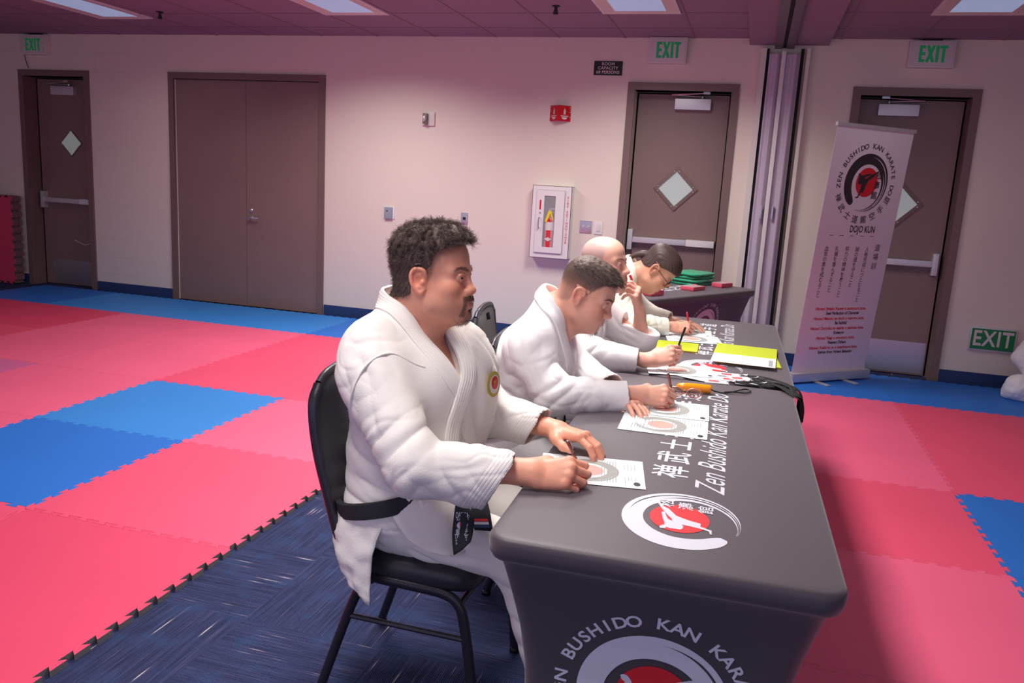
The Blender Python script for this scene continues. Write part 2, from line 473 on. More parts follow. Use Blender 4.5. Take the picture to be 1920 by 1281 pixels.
# ------------------------------------------------------------------ doors
def door_frame(root, x0, x1, z1, rec, w=.065, dep=-.022):
    """hollow metal frame, local x from the opening's centre"""
    bm = bmesh.new()
    box(bm, x0-w, x0, dep, rec, 0, z1+w); box(bm, x1, x1+w, dep, rec, 0, z1+w); box(bm, x0, x1, dep, rec, z1, z1+w)
    # stops
    box(bm, x0, x0+.016, rec-.045, rec, 0, z1); box(bm, x1-.016, x1, rec-.045, rec, 0, z1); box(bm, x0+.016, x1-.016, rec-.045, rec, z1-.016, z1)
    return obj('door_frame', bm, M['taupe_dark'], root)
def closer(root, x, z, y, flip=1):
    b = bx('door_closer', x-.16, x+.16, y-.06, y-.001, z-.10, z-.005, M['alu'], root, bev=.006)
    mb = MB()
    mb.tube([(x+flip*.08, y-.035, z+.002), (x+flip*.08, y-.035, z+.02)], .014, 10)
    mb.tube([(x+flip*.08, y-.035, z+.016), (x-flip*.19, y-.075, z+.026)], .007, 8)
    mb.tube([(x-flip*.19, y-.075, z+.026), (x+flip*.12, y-.115, z+.04)], .006, 8)
    mb.box(x+flip*.12-.03, x+flip*.12+.03, y-.125, y-.105, z+.03, z+.052)
    mb.build('closer_arm', M['steel'], b)
def diamond(root, x, z, y, r=.205, border=.045):
    mb = MB(); R2 = r-border
    for k in range(4):
        a0, a1 = k*PI/2, (k+1)*PI/2
        o0, o1 = (x+r*math.cos(a0), z+r*math.sin(a0)), (x+r*math.cos(a1), z+r*math.sin(a1))
        i0, i1 = (x+R2*math.cos(a0), z+R2*math.sin(a0)), (x+R2*math.cos(a1), z+R2*math.sin(a1))
        V = [(o0[0], y-.002, o0[1]), (o1[0], y-.002, o1[1]), (i1[0], y-.002, i1[1]), (i0[0], y-.002, i0[1]),
             (o0[0], y-.012, o0[1]), (o1[0], y-.012, o1[1]), (i1[0], y-.014, i1[1]), (i0[0], y-.014, i0[1])]
        mb.add(V, [(0, 1, 2, 3), (7, 6, 5, 4), (0, 4, 5, 1), (2, 6, 7, 3)])
    f = mb.build('lite_frame', M['taupe_dark'], root)
    g = MB(); g.poly([(x+R2*math.cos(k*PI/2), y-.004, z+R2*math.sin(k*PI/2)) for k in range(4)][::-1]).build('pane', M['glass'], f)
    s = MB()
    for k in range(4):
        for t in (.12, .88):
            a0, a1 = k*PI/2, (k+1)*PI/2; rr = r-border/2
            px = x+rr*(math.cos(a0)*(1-t)+math.cos(a1)*t); pz = z+rr*(math.sin(a0)*(1-t)+math.sin(a1)*t)
            s.tube([(px, y-.013, pz), (px, y-.017, pz)], .005, 8)
    s.build('screws', M['steel'], f)
def panic(root, xa, xb, z, y, latch_left=True):
    """bar from xa to xb, latch case at one end"""
    p = empty('panic_bar', (0, 0, 0)); p.parent = root
    xl = xa if latch_left else xb; d = 1 if latch_left else -1
    bx('latch_case', min(xl-d*.012, xl+d*.035), max(xl-d*.012, xl+d*.035), y-.075, y-.001, z-.095, z+.095, M['alu'], p, bev=.006)
    x2 = xb if latch_left else xa
    xm = xl+d*.53
    bx('push_rail', min(xl+d*.036, xm), max(xl+d*.036, xm), y-.065, y-.012, z-.026, z+.026, M['alu'], p, bev=.004)
    bx('rail_housing', min(xm+d*.001, x2), max(xm+d*.001, x2), y-.058, y-.001, z-.03, z+.03, M['white'], p, bev=.004)
def kick(root, x0, x1, y, z0=.02, z1=.3):
    bx('kick_plate', x0, x1, y-.003, y-.0005, z0, z1, M['steel'], root)
REC = .16
# 1: far left
d1 = struct(empty('door_1', (-7.68, 0, 0)))
door_frame(d1, -.42, .42, 2.38, REC+.045)
bx('door_leaf', -.418, .418, REC, REC+.044, .008, 2.376, M['taupe'], d1)
closer(d1, 0, 2.29, REC, 1); diamond(d1, .05, 1.66, REC, .155, .012); panic(d1, -.36, .40, 1.0, REC); kick(d1, -.30, .36, REC)
mb = MB(); mb.tube([(0.03, REC-.004, .545), (.16, REC-.004, .5), (.2, REC-.004, .5), (.38, REC-.004, .57)], .004, 6, sm=6); mb.build('scuff_mark', M['offwhite'], d1)
# 2: double door
d2 = struct(empty('door_2', (-5.216, 0, 0)))
door_frame(d2, -.872, .872, 2.385, .075)
for s in (-1, 1):
    lf = bx('door_leaf', min(s*.002, s*.862), max(s*.002, s*.862), .012, .056, .01, 2.378, M['taupe'], d2)
    mb = MB(); mb.box(min(s*.863, s*.871), max(s*.863, s*.871), .006, .02, .01, 2.378)
    mb.build('weather_strip', M['offwhite'] , lf)
V, F = lathe_vf([(.03, 0), (.03, .008), (.012, .012), (.012, .045)], 16)
h = pydata('lever_handle', V, F, M['steel'], d2, smooth=False); h.matrix_local = Matrix.Translation((.06, .012, .965)) @ Matrix.Rotation(PI/2, 4, 'X')
tube('lever', [(0, 0, .04), (.03, 0, .046), (.11, .004, .04)], .008, M['steel'], h, sm=4)
V, F = lathe_vf([(.022, 0), (.022, .01), (.016, .016)], 16)
h = pydata('deadbolt', V, F, M['steel'], d2); h.matrix_local = Matrix.Translation((.06, .012, 1.05)) @ Matrix.Rotation(PI/2, 4, 'X')
# 3: behind the judges
d3 = struct(empty('door_3', (-.725, 0, 0)))
door_frame(d3, -.425, .425, 2.38, REC+.045)
bx('door_leaf', -.423, .423, REC, REC+.044, .008, 2.376, M['taupe'], d3)
closer(d3, .09, 2.33, REC, 1); diamond(d3, .0, 1.52, REC, .205, .045); panic(d3, -.39, .40, 1.03, REC)
# 4: behind the banner
d4 = struct(empty('door_4', (1.183, 0, 0)))
door_frame(d4, -.425, .425, 2.38, REC+.045)
bx('door_leaf', -.423, .423, REC, REC+.044, .008, 2.376, M['taupe'], d4)
closer(d4, -.1, 2.33, REC, -1); diamond(d4, .0, 1.5, REC, .205, .045); panic(d4, -.40, .37, 1.0, REC, False); kick(d4, -.36, .40, REC)
# backs of the doorways
for k, (a, b, z) in enumerate(opens):
    struct(bx('trim_%d' % (5+k), a-.05, b+.05, .222, .24, 0, z+.05, M['gap']))

# ------------------------------------------------------------------ ceiling troffers and lamps
def troffer(x, y, label, bright=False):
    r = empty('ceiling_light', (x, y, HC), 0, label, 'ceiling light', 'recessed ceiling lights')
    w, l = .30, .60
    mb = MB()
    for (a, b, c, d) in ((-w, -w+.02, -l, l), (w-.02, w, -l, l), (-w+.02, w-.02, -l, -l+.02), (-w+.02, w-.02, l-.02, l)):
        mb.box(a, b, c, d, -.012, .0)
    mb.build('frame', M['white'], r)
    V = []; F = []
    iw, il = w-.02, l-.02; dw, dl = .085, .05
    for (a, c) in ((-iw, -il), (iw, -il), (iw, il), (-iw, il)): V.append((a, c, -.011))
    for (a, c) in ((-iw+dw, -il+dl), (iw-dw, -il+dl), (iw-dw, il-dl), (-iw+dw, il-dl)): V.append((a, c, -.004))
    F = [(0, 1, 5, 4), (1, 2, 6, 5), (2, 3, 7, 6), (3, 0, 4, 7)]
    pydata('reflector', V, F, M['reflector'], r)
    pydata('diffuser', [(v[0], v[1], -.0045) for v in V[4:]], [(0, 1, 2, 3)], M['lensb'] if bright else M['lens'], r)
    return r
troffer(-5.92, -1.47, 'recessed troffer light above the far left door, farthest left in the ceiling')
troffer(-3.415, -1.63, 'recessed troffer light in the ceiling above the brown double door')
troffer(-.99, -1.66, 'recessed troffer light in front of the exit sign over the middle door')
troffer(1.35, -1.6, 'recessed troffer light at the right, beyond the partition track')
def sprinkler(x, y, label):
    r = empty('sprinkler_head', (x, y, HC), 0, label, 'sprinkler')
    V, F = lathe_vf([(.032, 0), (.032, -.006), (.014, -.012), (.011, -.03), (.011, -.05)], 14); F = [f[::-1] for f in F]
    pydata('escutcheon', V, F, M['black'], r)
    mb = MB(); mb.tube([(0, 0, -.05), (0, 0, -.062)], .02, 12); mb.tube([(-.012, 0, -.03), (-.018, 0, -.045), (0, 0, -.058)], .003, 6)
    mb.tube([(.012, 0, -.03), (.018, 0, -.045), (0, 0, -.058)], .003, 6); mb.build('deflector', M['black'], r)
sprinkler(-5.33, -1.13, 'small dark sprinkler head beside the far left ceiling light')
sprinkler(-1.61, -1.3, 'small dark sprinkler head between the two middle ceiling lights')

# ------------------------------------------------------------------ exit signs
def exit_sign(x0, x1, z0, z1, label, cord=False):
    r = empty('exit_sign', ((x0+x1)/2, 0, (z0+z1)/2), 0, label, 'exit sign', 'exit signs over the doors')
    w, h = (x1-x0)/2, (z1-z0)/2
    bx('housing', -w, w, -.075, -.002, -h, h, M['offwhite'], r, bev=.006)
    f = bx('face', -w+.012, w-.012, -.083, -.0755, -h+.012, h-.012, M['signface'], r, bev=.003)
    mb = MB()
    # condensed slab letters E X I T from bars
    L_, B_ = h*.62, .023
    nb_ = [0]
    def bar(xa, za, xb, zb, t=B_):
        nb_[0] += 1; Y_ = -.0842-.00012*nb_[0]; d = math.hypot(xb-xa, zb-za); nx, nz = -(zb-za)/d*t/2, (xb-xa)/d*t/2
        mb.add([(xa+nx, Y_, za+nz), (xb+nx, Y_, zb+nz), (xb-nx, Y_, zb-nz), (xa-nx, Y_, za-nz)], [(0, 3, 2, 1) if xb >= xa else (0, 1, 2, 3)])
    t = B_/2; cw = .046; xs = [-.098, -.036, .026, .060]
    x = xs[0]; bar(x+t, -L_, x+t, L_)
    for z in (-L_+t, 0, L_-t): bar(x, z, x+cw, z)
    x = xs[1]; bar(x, -L_, x+cw, L_); bar(x, L_, x+cw, -L_)
    x = xs[2]; bar(x+t, -L_, x+t, L_)
    x = xs[3]; bar(x+cw/2, -L_, x+cw/2, L_); bar(x-.006, L_-t, x+cw+.006, L_-t)
    mb.build('exit_lettering', M['greenlit'], f)
    bx('canopy', -.07, .07, -.055, -.002, h, h+.015, M['black'], r)
    if cord: tube('cord', [(-w+.02, -.05, -h), (-w+.01, -.03, -h-.06), (-w+.03, -.02, -h-.14)], .004, M['black'], r, sm=5)
exit_sign(-8.04, -7.70, 2.60, 2.81, 'dim exit sign above the far left door', True)
exit_sign(-1.045, -.715, 2.605, 2.825, 'exit sign above the middle door beside the room capacity plaque')
exit_sign(1.075, 1.42, 2.60, 2.81, 'exit sign above the door behind the roll-up banner')
# low-level sign
r = empty('exit_sign', (2.046, 0, .413), 0, 'low green exit sign with white letters near the floor', 'exit sign')
bx('sign_frame', -.178, .178, -.02, -.002, -.1, .1, M['alu'], r, bev=.003)
f = bx('sign_face', -.166, .166, -.023, -.0205, -.088, .088, M['green'], r)
V, F = text_vf('EXIT', .17, bold=.02, sx=.82, spacing=1.1)
mb = MB(); mb.add([(x, -.0242, z*1.08) for x, z, _ in V], F); mb.build('exit_lettering', M['offwhite'], f)

# ------------------------------------------------------------------ things on the wall
r = empty('room_capacity_sign', (-1.413, 0, 2.563), 0, 'black room capacity plaque on the wall left of the middle exit sign', 'sign')
bx('plaque', -.13, .13, -.008, -.001, -.062, .062, M['black'], r)
mb = MB()
for t, z in (('ROOM', .036), ('CAPACITY', 0), ('68 PERSONS', -.036)):
    V, F = text_vf(t, .038, bold=.012, sx=1.0, spacing=1.05); mb.add([(x, -.0088, zz+z) for x, zz, _ in V], F)
mb.build('lettering', M['offwhite'], r)

r = empty('fire_alarm_strobe', (-3.148, 0, 2.06), 0, 'white fire alarm strobe high on the wall', 'alarm strobe')
bx('back_plate', -.065, .065, -.02, -.001, -.065, .065, M['offwhite'], r, bev=.004)
bx('strobe_body', -.045, .0, -.06, -.0205, -.052, .05, mat('strobe_brown', srgb(128, 112, 98), .4), r, bev=.008)
V, F = lathe_vf([(.017, 0), (.016, .012), (.008, .02)], 14)
o = pydata('strobe_lens', V, F, M['alu'], r, True); o.matrix_local = Matrix.Translation((-.022, -.06, 0)) @ Matrix.Rotation(PI/2, 4, 'X') @ Matrix.Diagonal((1, 2, 1, 1))

# V shaped extinguisher sign
r = empty('extinguisher_sign', (-1.832, 0, 2.15), 0, 'red folded fire extinguisher sign above the extinguisher cabinet', 'sign')
mb = MB(); W_ = .1; D_ = .085
mb.add([(-W_, -.001, -.07), (0, -D_, -.07), (W_, -.001, -.07), (-W_, -.001, .07), (0, -D_, .07), (W_, -.001, .07),
        (-W_+.006, .0005, -.07), (0, -D_+.006, -.07), (W_-.006, .0005, -.07), (-W_+.006, .0005, .07), (0, -D_+.006, .07), (W_-.006, .0005, .07)],
       [(0, 1, 4, 3), (1, 2, 5, 4), (9, 10, 7, 6), (10, 11, 8, 7), (3, 4, 10, 9), (4, 5, 11, 10), (1, 0, 6, 7), (2, 1, 7, 8)])
sg = mb.build('sign_panel', M['red'], r)
for s in (-1, 1):
    mb = MB()
    def onp(u, v):  # u 0..1 from fold to wall
        return (s*W_*u+s*.0008, -D_*(1-u)-.0012, v)
    def rect(u0, u1, v0, v1):
        q = [onp(u0, v0), onp(u1, v0), onp(u1, v1), onp(u0, v1)]; mb.poly(q if s > 0 else q[::-1])
    rect(.42, .58, -.01, .03); rect(.47, .53, .03, .045)
    mb.build('pictogram', M['offwhite'], sg); mb = MB(); rect(.2, .8, -.028, -.02)
    mb.build('pictogram', M['offwhite'], sg); mb = MB()
    V = [onp(.5+.22*math.cos(PI+PI*k/8), -.034+.022*math.sin(PI+PI*k/8)) for k in range(9)]
    mb.poly(V if s > 0 else V[::-1])
    for v in (.055, .035, .015, -.03): rect(.9, .96, v-.004, v+.004)
    mb.build('pictogram', M['offwhite'], sg)

# extinguisher cabinet
r = empty('fire_extinguisher_cabinet', (-1.838, 0, 1.145), 0, 'white fire extinguisher cabinet with glazed door on the wall', 'cabinet')
w, h = .19, .34
mb = MB()
D0, D1 = -.10, -.002
mb.box(-w, w, D0, D0+.004, -h, -h+.05); mb.box(-w, w, D0, D0+.004, h-.04, h); mb.box(-w, -w+.045, D0, D0+.004, -h+.05, h-.04); mb.box(w-.062, w, D0, D0+.004, -h+.05, h-.04)
mb.box(-w, -w+.004, D0, D1, -h, h); mb.box(w-.004, w, D0, D1, -h, h); mb.box(-w, w, D0, D1, -h, -h+.004); mb.box(-w, w, D0, D1, h-.004, h)
cabb = mb.build('cabinet_body', M['white'], r)
bx('cabinet_lining', -w+.005, w-.005, -.008, -.003, -h+.005, h-.005, mat('cabinet_inside', srgb(110, 104, 112), .6), cabb)
x0, x1, z0, z1 = -.143, .126, -.288, .298
wx0, wx1, wz0, wz1 = -.067, .042, -.235, .245
mb = MB()
for (a, b, c, d) in ((x0, wx0, z0, z1), (wx1, x1, z0, z1), (wx0, wx1, z0, wz0), (wx0, wx1, wz1, z1)): mb.box(a, b, D0-.014, D0-.002, c, d)
dr = mb.build('cabinet_door', M['white'], r)
bx('pane', wx0, wx1, D0-.008, D0-.006, wz0, wz1, mat('cabinet_glass', srgb(240, 240, 244), .03, alpha=.18), dr)
mb = MB(); mb.tube([(-.105, D0-.014, -.055), (-.105, D0-.04, -.05), (-.105, D0-.04, .035), (-.105, D0-.014, .04)], .005, 8, sm=3); mb.build('door_handle', M['steel'], dr)
bx('red_label', -.112, -.096, D0-.0152, D0-.0142, .115, .205, M['red'], dr)
V, F = lathe_vf([(.009, 0), (.009, .004)], 12); o = pydata('lock', V, F, M['steel'], dr); o.matrix_local = Matrix.Translation((-.102, D0-.0142, .085)) @ Matrix.Rotation(PI/2, 4, 'X')
mb = MB()
for k, ch in enumerate('FIRE EXTINGUISHER'):
    if ch == ' ': mb.build('lettering', M['red'], cabb); mb = MB(); continue
    V, F = text_vf(ch, .03, bold=.015); mb.add([(x+.158, D0-.0012, z+.235-k*.0262) for x, z, _ in V], F)
mb.build('lettering', M['red'], cabb)
e = empty('fire_extinguisher', (-1.85, -.062, .875), 0, 'red fire extinguisher standing inside the white wall cabinet', 'fire extinguisher')
V, F = lathe_vf([(.035, .0), (.050, .008), (.050, .28), (.045, .31), (.017, .335), (.017, .352)], 20)
pydata('cylinder', V, F, M['redpaint'], e, True).data.set_sharp_from_angle(angle=.9)
V, F = lathe_vf([(.0506, .195), (.0506, .272)], 20); pydata('label_band', V, F[:-2], M['offwhite'], e, True)
mb = MB(); mb.add([(-.036, -.0515, .11), (0, -.0515, .09), (.036, -.0515, .11), (0, -.0515, .13)], [(0, 1, 2, 3)]); mb.build('diamond_label', M['offwhite'], e)
bx('valve', -.015, .015, -.015, .015, .352, .39, M['steel'], e, bev=.003)
mb = MB(); mb.box(-.012, .05, -.007, .007, .392, .4); mb.add([(-.01, -.006, .37), (.05, -.006, .35), (.05, .006, .35), (-.01, .006, .37), (-.01, -.006, .376), (.05, -.006, .358), (.05, .006, .358), (-.01, .006, .376)], [(0, 3, 2, 1), (4, 5, 6, 7), (0, 1, 5, 4), (2, 3, 7, 6)])
mb.build('trigger', M['steel'], e)
tube('hose', [(.0, -.02, .37), (-.035, -.03, .36), (-.047, -.03, .28), (-.047, -.03, .12)], .007, M['black'], e, sm=5)
mb = MB(); mb.add([(-.04, -.0525, .275), (-.022, -.0525, .27), (.022, -.0525, .375), (-.008, -.0525, .38)], [(0, 1, 2, 3)]); mb.add([(.022, -.0522, .375), (.008, -.0522, .37), (.034, -.0522, .285), (.043, -.0522, .295)], [(0, 1, 2, 3)])
mb.build('inspection_tag', M['yellow'], e)

def plate(name, x, z, w, h, label, cat, m, inner=None):
    r = empty(name, (x, 0, z), 0, label, cat)
    bx('cover_plate', -w/2, w/2, -.008, -.001, -h/2, h/2, m, r, bev=.002)
    return r
r = plate('wall_thermostat', -3.545, 1.127, .125, .125, 'grey thermostat on a white plate left of the curly-haired man', 'thermostat', M['white'])
bx('sensor_body', -.045, .04, -.03, -.0085, -.058, .055, mat('grey_plastic', srgb(150, 158, 172), .5), r, bev=.004)
bx('button', -.018, -.006, -.033, -.0305, .012, .024, M['black'], r)
r = plate('data_socket', -2.735, 1.12, .07, .115, 'small steel data socket plate on the wall just above the curly hair', 'socket', M['steel'])
bx('jack', -.014, .014, -.011, -.0085, -.014, .014, M['black'], r)
r = plate('key_switch', -1.513, 1.122, .115, .115, 'steel two-switch plate right of the extinguisher cabinet', 'switch', M['steel'])
for x in (-.025, .025):
    V, F = lathe_vf([(.012, 0), (.010, .008)], 12); o = pydata('key_cylinder', V, F, M['alu'], r); o.matrix_local = Matrix.Translation((x, -.0085, 0)) @ Matrix.Rotation(PI/2, 4, 'X')
r = plate('light_switch', -1.393, 1.118, .075, .12, 'white rocker light switch beside the middle door frame', 'light switch', M['white'])
bx('rocker', -.017, .017, -.012, -.0085, -.034, .034, M['offwhite'], r, bev=.002)
struct(bx('wall_left', WX0-.2, WX0-.002, -9.2, .22, 0, HC+.1, M['wall']))
struct(bx('wall_right', WX1+.002, WX1+.2, -9.2, .22, 0, HC+.1, M['wall']))
# ------------------------------------------------------------------ puzzle mats
MX, MY, MT = -2.833, -1.1136, .022
NT = 11
def wave(n=NT, a=.011, d=.009):
    p = 1/n; pts = [(0, 0)]
    for k in range(n):
        s = k*p
        lo0 = s-d if k else .004
        pts += [(lo0, -a), (s+.5*p+d, -a), (s+.5*p-d, a), (min(s+p+d, .996), a)]
    pts.append((1, 0)); return pts
WV = wave()
def mat_outline():
    o = []
    o += [(t, h) for t, h in WV[:-1]]                      # y=0 edge, +x
    o += [(1+h, t) for t, h in WV[:-1]]                    # x=1 edge, +y
    o += [(t, 1+h) for t, h in WV[::-1][:-1]]
    o += [(h, t) for t, h in WV[::-1][:-1]]
    return o
def mat_mesh(m):
    o = mat_outline(); n = len(o); sh = .9988
    P = [((x-.5)*sh, (y-.5)*sh) for x, y in o]
    V = [(x, y, 0) for x, y in P]+[(x, y, MT*.45) for x, y in P]+[(x, y, MT*.45+.0002) for x, y in P]+[(x, y, MT-.0012) for x, y in P]
    c = .0012
    V += [(x*(1-c*2), y*(1-c*2), MT) for x, y in P]
    F = []; mi = []
    for L_ in range(4):
        for k in range(n):
            k2 = (k+1) % n; F.append((L_*n+k, L_*n+k2, (L_+1)*n+k2, (L_+1)*n+k)); mi.append(1 if L_ < 3 else 0)
    # constrained triangulation with an inner grid keeps the big faces clean
    from mathutils.geometry import delaunay_2d_cdt
    pts = [Vector((v[0], v[1])) for v in V[4*n:]]
    inner = [Vector((-.45+.9*a/6, -.45+.9*b/6)) for a in range(7) for b in range(7)]
    vo, eo, fo, ov, oe, of = delaunay_2d_cdt(pts+inner, [], [list(range(n))], 1, 1e-6)
    mp = {}
    for k, src in enumerate(ov):
        q = [s_ for s_ in src if s_ < n]
        if q: mp[k] = 4*n+q[0]
        else: mp[k] = len(V); V.append((vo[k].x, vo[k].y, MT))
    for f in fo: F.append(tuple(mp[i] for i in f)); mi.append(0)
    F.append(tuple(range(n))[::-1]); mi.append(1)
    me = bpy.data.meshes.new('floor_mat'); me.from_pydata(V, [], F); me.update()
    me.materials.append(m); me.materials.append(M['foam_grey']); me.polygons.foreach_set('material_index', mi)
    return me
MAT_ME = {k: mat_mesh(v) for k, v in FM.items()}
ORD = ['first', 'second', 'third', 'fourth', 'fifth', 'sixth', 'seventh']
def infr(x, y):
    v = np.array([x, y, .02])-CAM
    if v@CF < .3: return False
    u, w = project((x, y, .02)); return -25 < u < 1945 and w < 1310
TONE = {(-3, 2): 'mauve', (0, 2): 'pink_b', (0, 3): 'pink_a', (0, 4): 'pink_c', (-1, 0): 'pink_a', (-1, 1): 'pink_a', (-2, 0): 'pink_b', (-2, 1): 'pink_b', (0, 1): 'pink_a', (0, 0): 'pink_a',
        (-3, 0): 'pink_b', (-3, 1): 'pink_b', (-4, 0): 'pink_c', (3, 0): 'pink_b', (3, 1): 'pink_b', (3, 2): 'pink_a', (4, 0): 'pink_a', (4, 1): 'pink_a', (-2, 2): 'pink_b', (-2, 3): 'pink_b'}
def place_mats():
    rows = {}
    for j in range(-1, 6):
        for i in range(-6, 7):
            if j >= 1 and i in (1, 2): continue
            if i < -5: continue
            x, y = MX+i, MY-j
            if not any(infr(x+a*.25, y-b*.25) for a in range(5) for b in range(5)): continue
            if j == -1: k = 'blue_a' if i in (-4, -3, -2, 0, 2) else 'blue_b'
            elif i == -1 and j in (2, 3): k = 'blue_a' if j == 2 else 'blue_b'
            elif i >= 4 and j >= 2: k = 'blue_b'
            else: k = TONE.get((i, j), random.choice(['pink_a', 'pink_c', 'pink_b']))
            rows.setdefault(j, []).append((i, k))
    for j, L_ in rows.items():
        left = [q for q in L_ if q[0] <= 0]; right = [q for q in L_ if q[0] >= 3]; mid = [q for q in L_ if q[0] in (1, 2)]
        rown = 'the wall row' if j == -1 else 'pink row %d from wall' % (j+1)
        for side, lst in (('left of tables', left), ('behind the judges', mid), ('right of tables', right)):
            for n, (i, k) in enumerate(sorted(lst)):
                cn = {'mauve': 'mauve-pink'}.get(k, k.split('_')[0])
                if j == -1 or len(lst) > 1:
                    pos = '%s from left in %s, %s' % (ORD[n], rown, side)
                else: pos = 'only one in %s, %s' % (rown, side)
                if i == -1 and j == 2: pos = 'farther of two amid the pink left of tables'
                if i == -1 and j == 3: pos = 'nearer of two amid the pink left of tables'
                o = bpy.data.objects.new('floor_mat', MAT_ME[k]); COL.objects.link(o)
                o.location = (MX+i+.5, MY-j-.5, .0005)
                tag(o, '%s foam mat, %s' % (cn, pos), 'floor mat', 'interlocking foam floor mats')
place_mats()
# upright pile of mats leaning against the wall, far left
for k in range(5):
    o = bpy.data.objects.new('spare_mat', MAT_ME['pink_c']); COL.objects.link(o)
    o.location = (-8.72-.006*(k % 2), -.03-.0245*k-.012, .515); o.rotation_euler = (PI/2, 0, (0, 0, .004, 0, 0)[k])
    tag(o, 'red foam mat leaning at the far left wall, %s' % ('nearest the wall' if k == 0 else ('front of the pile' if k == 4 else '%s of five from the wall' % ORD[k])), 'floor mat', 'spare mats leaning at the left')

# ------------------------------------------------------------------ the dojo emblem
def ring_vf(place, flip=False):
    """brush ring, unit outer radius: thick tail lower left, clockwise over the top, thinning to strokes"""
    V = []; F = []; n = 96
    a0, a1 = math.radians(236), math.radians(-108)
    def rad(a):
        s = (a0-a)/(a0-a1)                       # 0..1 along the stroke
        deg = math.degrees(a)
        th = np.interp(s, [0, .012, .04, .12, .25, .45, .62, .8, .92, 1], [.12, .23, .30, .34, .36, .36, .33, .20, .09, .01])
        out = np.interp(s, [0, .012, .04, .1, .8, 1], [.92, .975, 1, 1, 1, .97])
        return out, out-th, s
    bands = [(0, .30), (.30, .62), (.62, 1)]
    gaps = [(.44, .035), (.60, .04)]
    for bi in range(3):
        base = len(V); rows = 0
        for k in range(n+1):
            a = a0+(a1-a0)*k/n; o, i, s = rad(a)
            lo, hi = bands[bi]
            g0 = gaps[bi-1] if bi else None; g1 = gaps[bi] if bi < 2 else None
            ro = o-(o-i)*lo; ri = o-(o-i)*hi
            gw = lambda g: 0 if s < g[0] else min(1, (s-g[0])/.1)*g[1]*(1 if s < .85 else .6)
            if g0: ro -= gw(g0)/2
            if g1: ri += gw(g1)/2
            if ri > ro-.004: ri = ro-.004
            for r in (ro, ri): V.append((r*math.cos(a), r*math.sin(a)))
            if k: q = base+2*k; F.append((q-2, q, q+1, q-1))
    return V, F
FIG = [(335,520),(345,512),(360,518),(368,530),(372,540),(400,536),(430,522),(470,512),(492,506),(502,514),(496,526),(460,540),(436,552),(424,572),(420,583),(445,572),(470,548),(505,520),(535,500),(560,484),(598,463),(603,472),(580,494),(556,512),(538,545),(505,575),(478,598),(462,640),(446,690),(434,752),(404,752),(398,778),(388,802),(384,820),(345,822),(350,811),(372,803),(382,765),(388,738),(394,690),(398,640),(384,652),(362,650),(348,636),(350,608),(346,575),(354,556),(340,545)]
FIG = [((x-452)/272, (632-y)/367) for x, y in FIG]
RING = ring_vf(None)
def emblem(place, parent, dark=False, scale_off=1.0, name='emblem'):
    """place(X, Y, off) -> 3D point"""
    mw = M['print_dark'] if dark else M['print_white']
    V, F = RING
    pydata(name+'_ring', [place(x, y, .0008) for x, y in V], F, mw, parent)
    n = 48; V = [(0, 0)]+[(.5*math.cos(2*PI*k/n), .5*math.sin(2*PI*k/n)) for k in range(n)]
    V = [(.02+x, .03+y) for x, y in V]
    pydata(name+'_disc', [place(x, y, .0009) for x, y in V], [(0, 1+k, 1+(k+1) % n) for k in range(n)], M['print_red'], parent)
    # figure: triangulate
    bm = bmesh.new(); vs = [bm.verts.new((x, y, 0)) for x, y in FIG]; bm.faces.new(vs); bmesh.ops.triangulate(bm, faces=bm.faces[:])
    bm.verts.index_update(); F = [tuple(v.index for v in f.verts) for f in bm.faces]; bm.free()
    pydata(name+'_kicking_figure', [place(x, y, .0014) for x, y in FIG], F, mw, parent)
    mb = MB()
    for k, ch in enumerate('松濤館'):
        V, F = text_vf(ch, .29, bold=.012); mb.add([place(x+.53-.03*k, y+.27-k*.34, .0018) for x, y, _ in V], F)
    mb.build(name+'_characters', mw, parent)

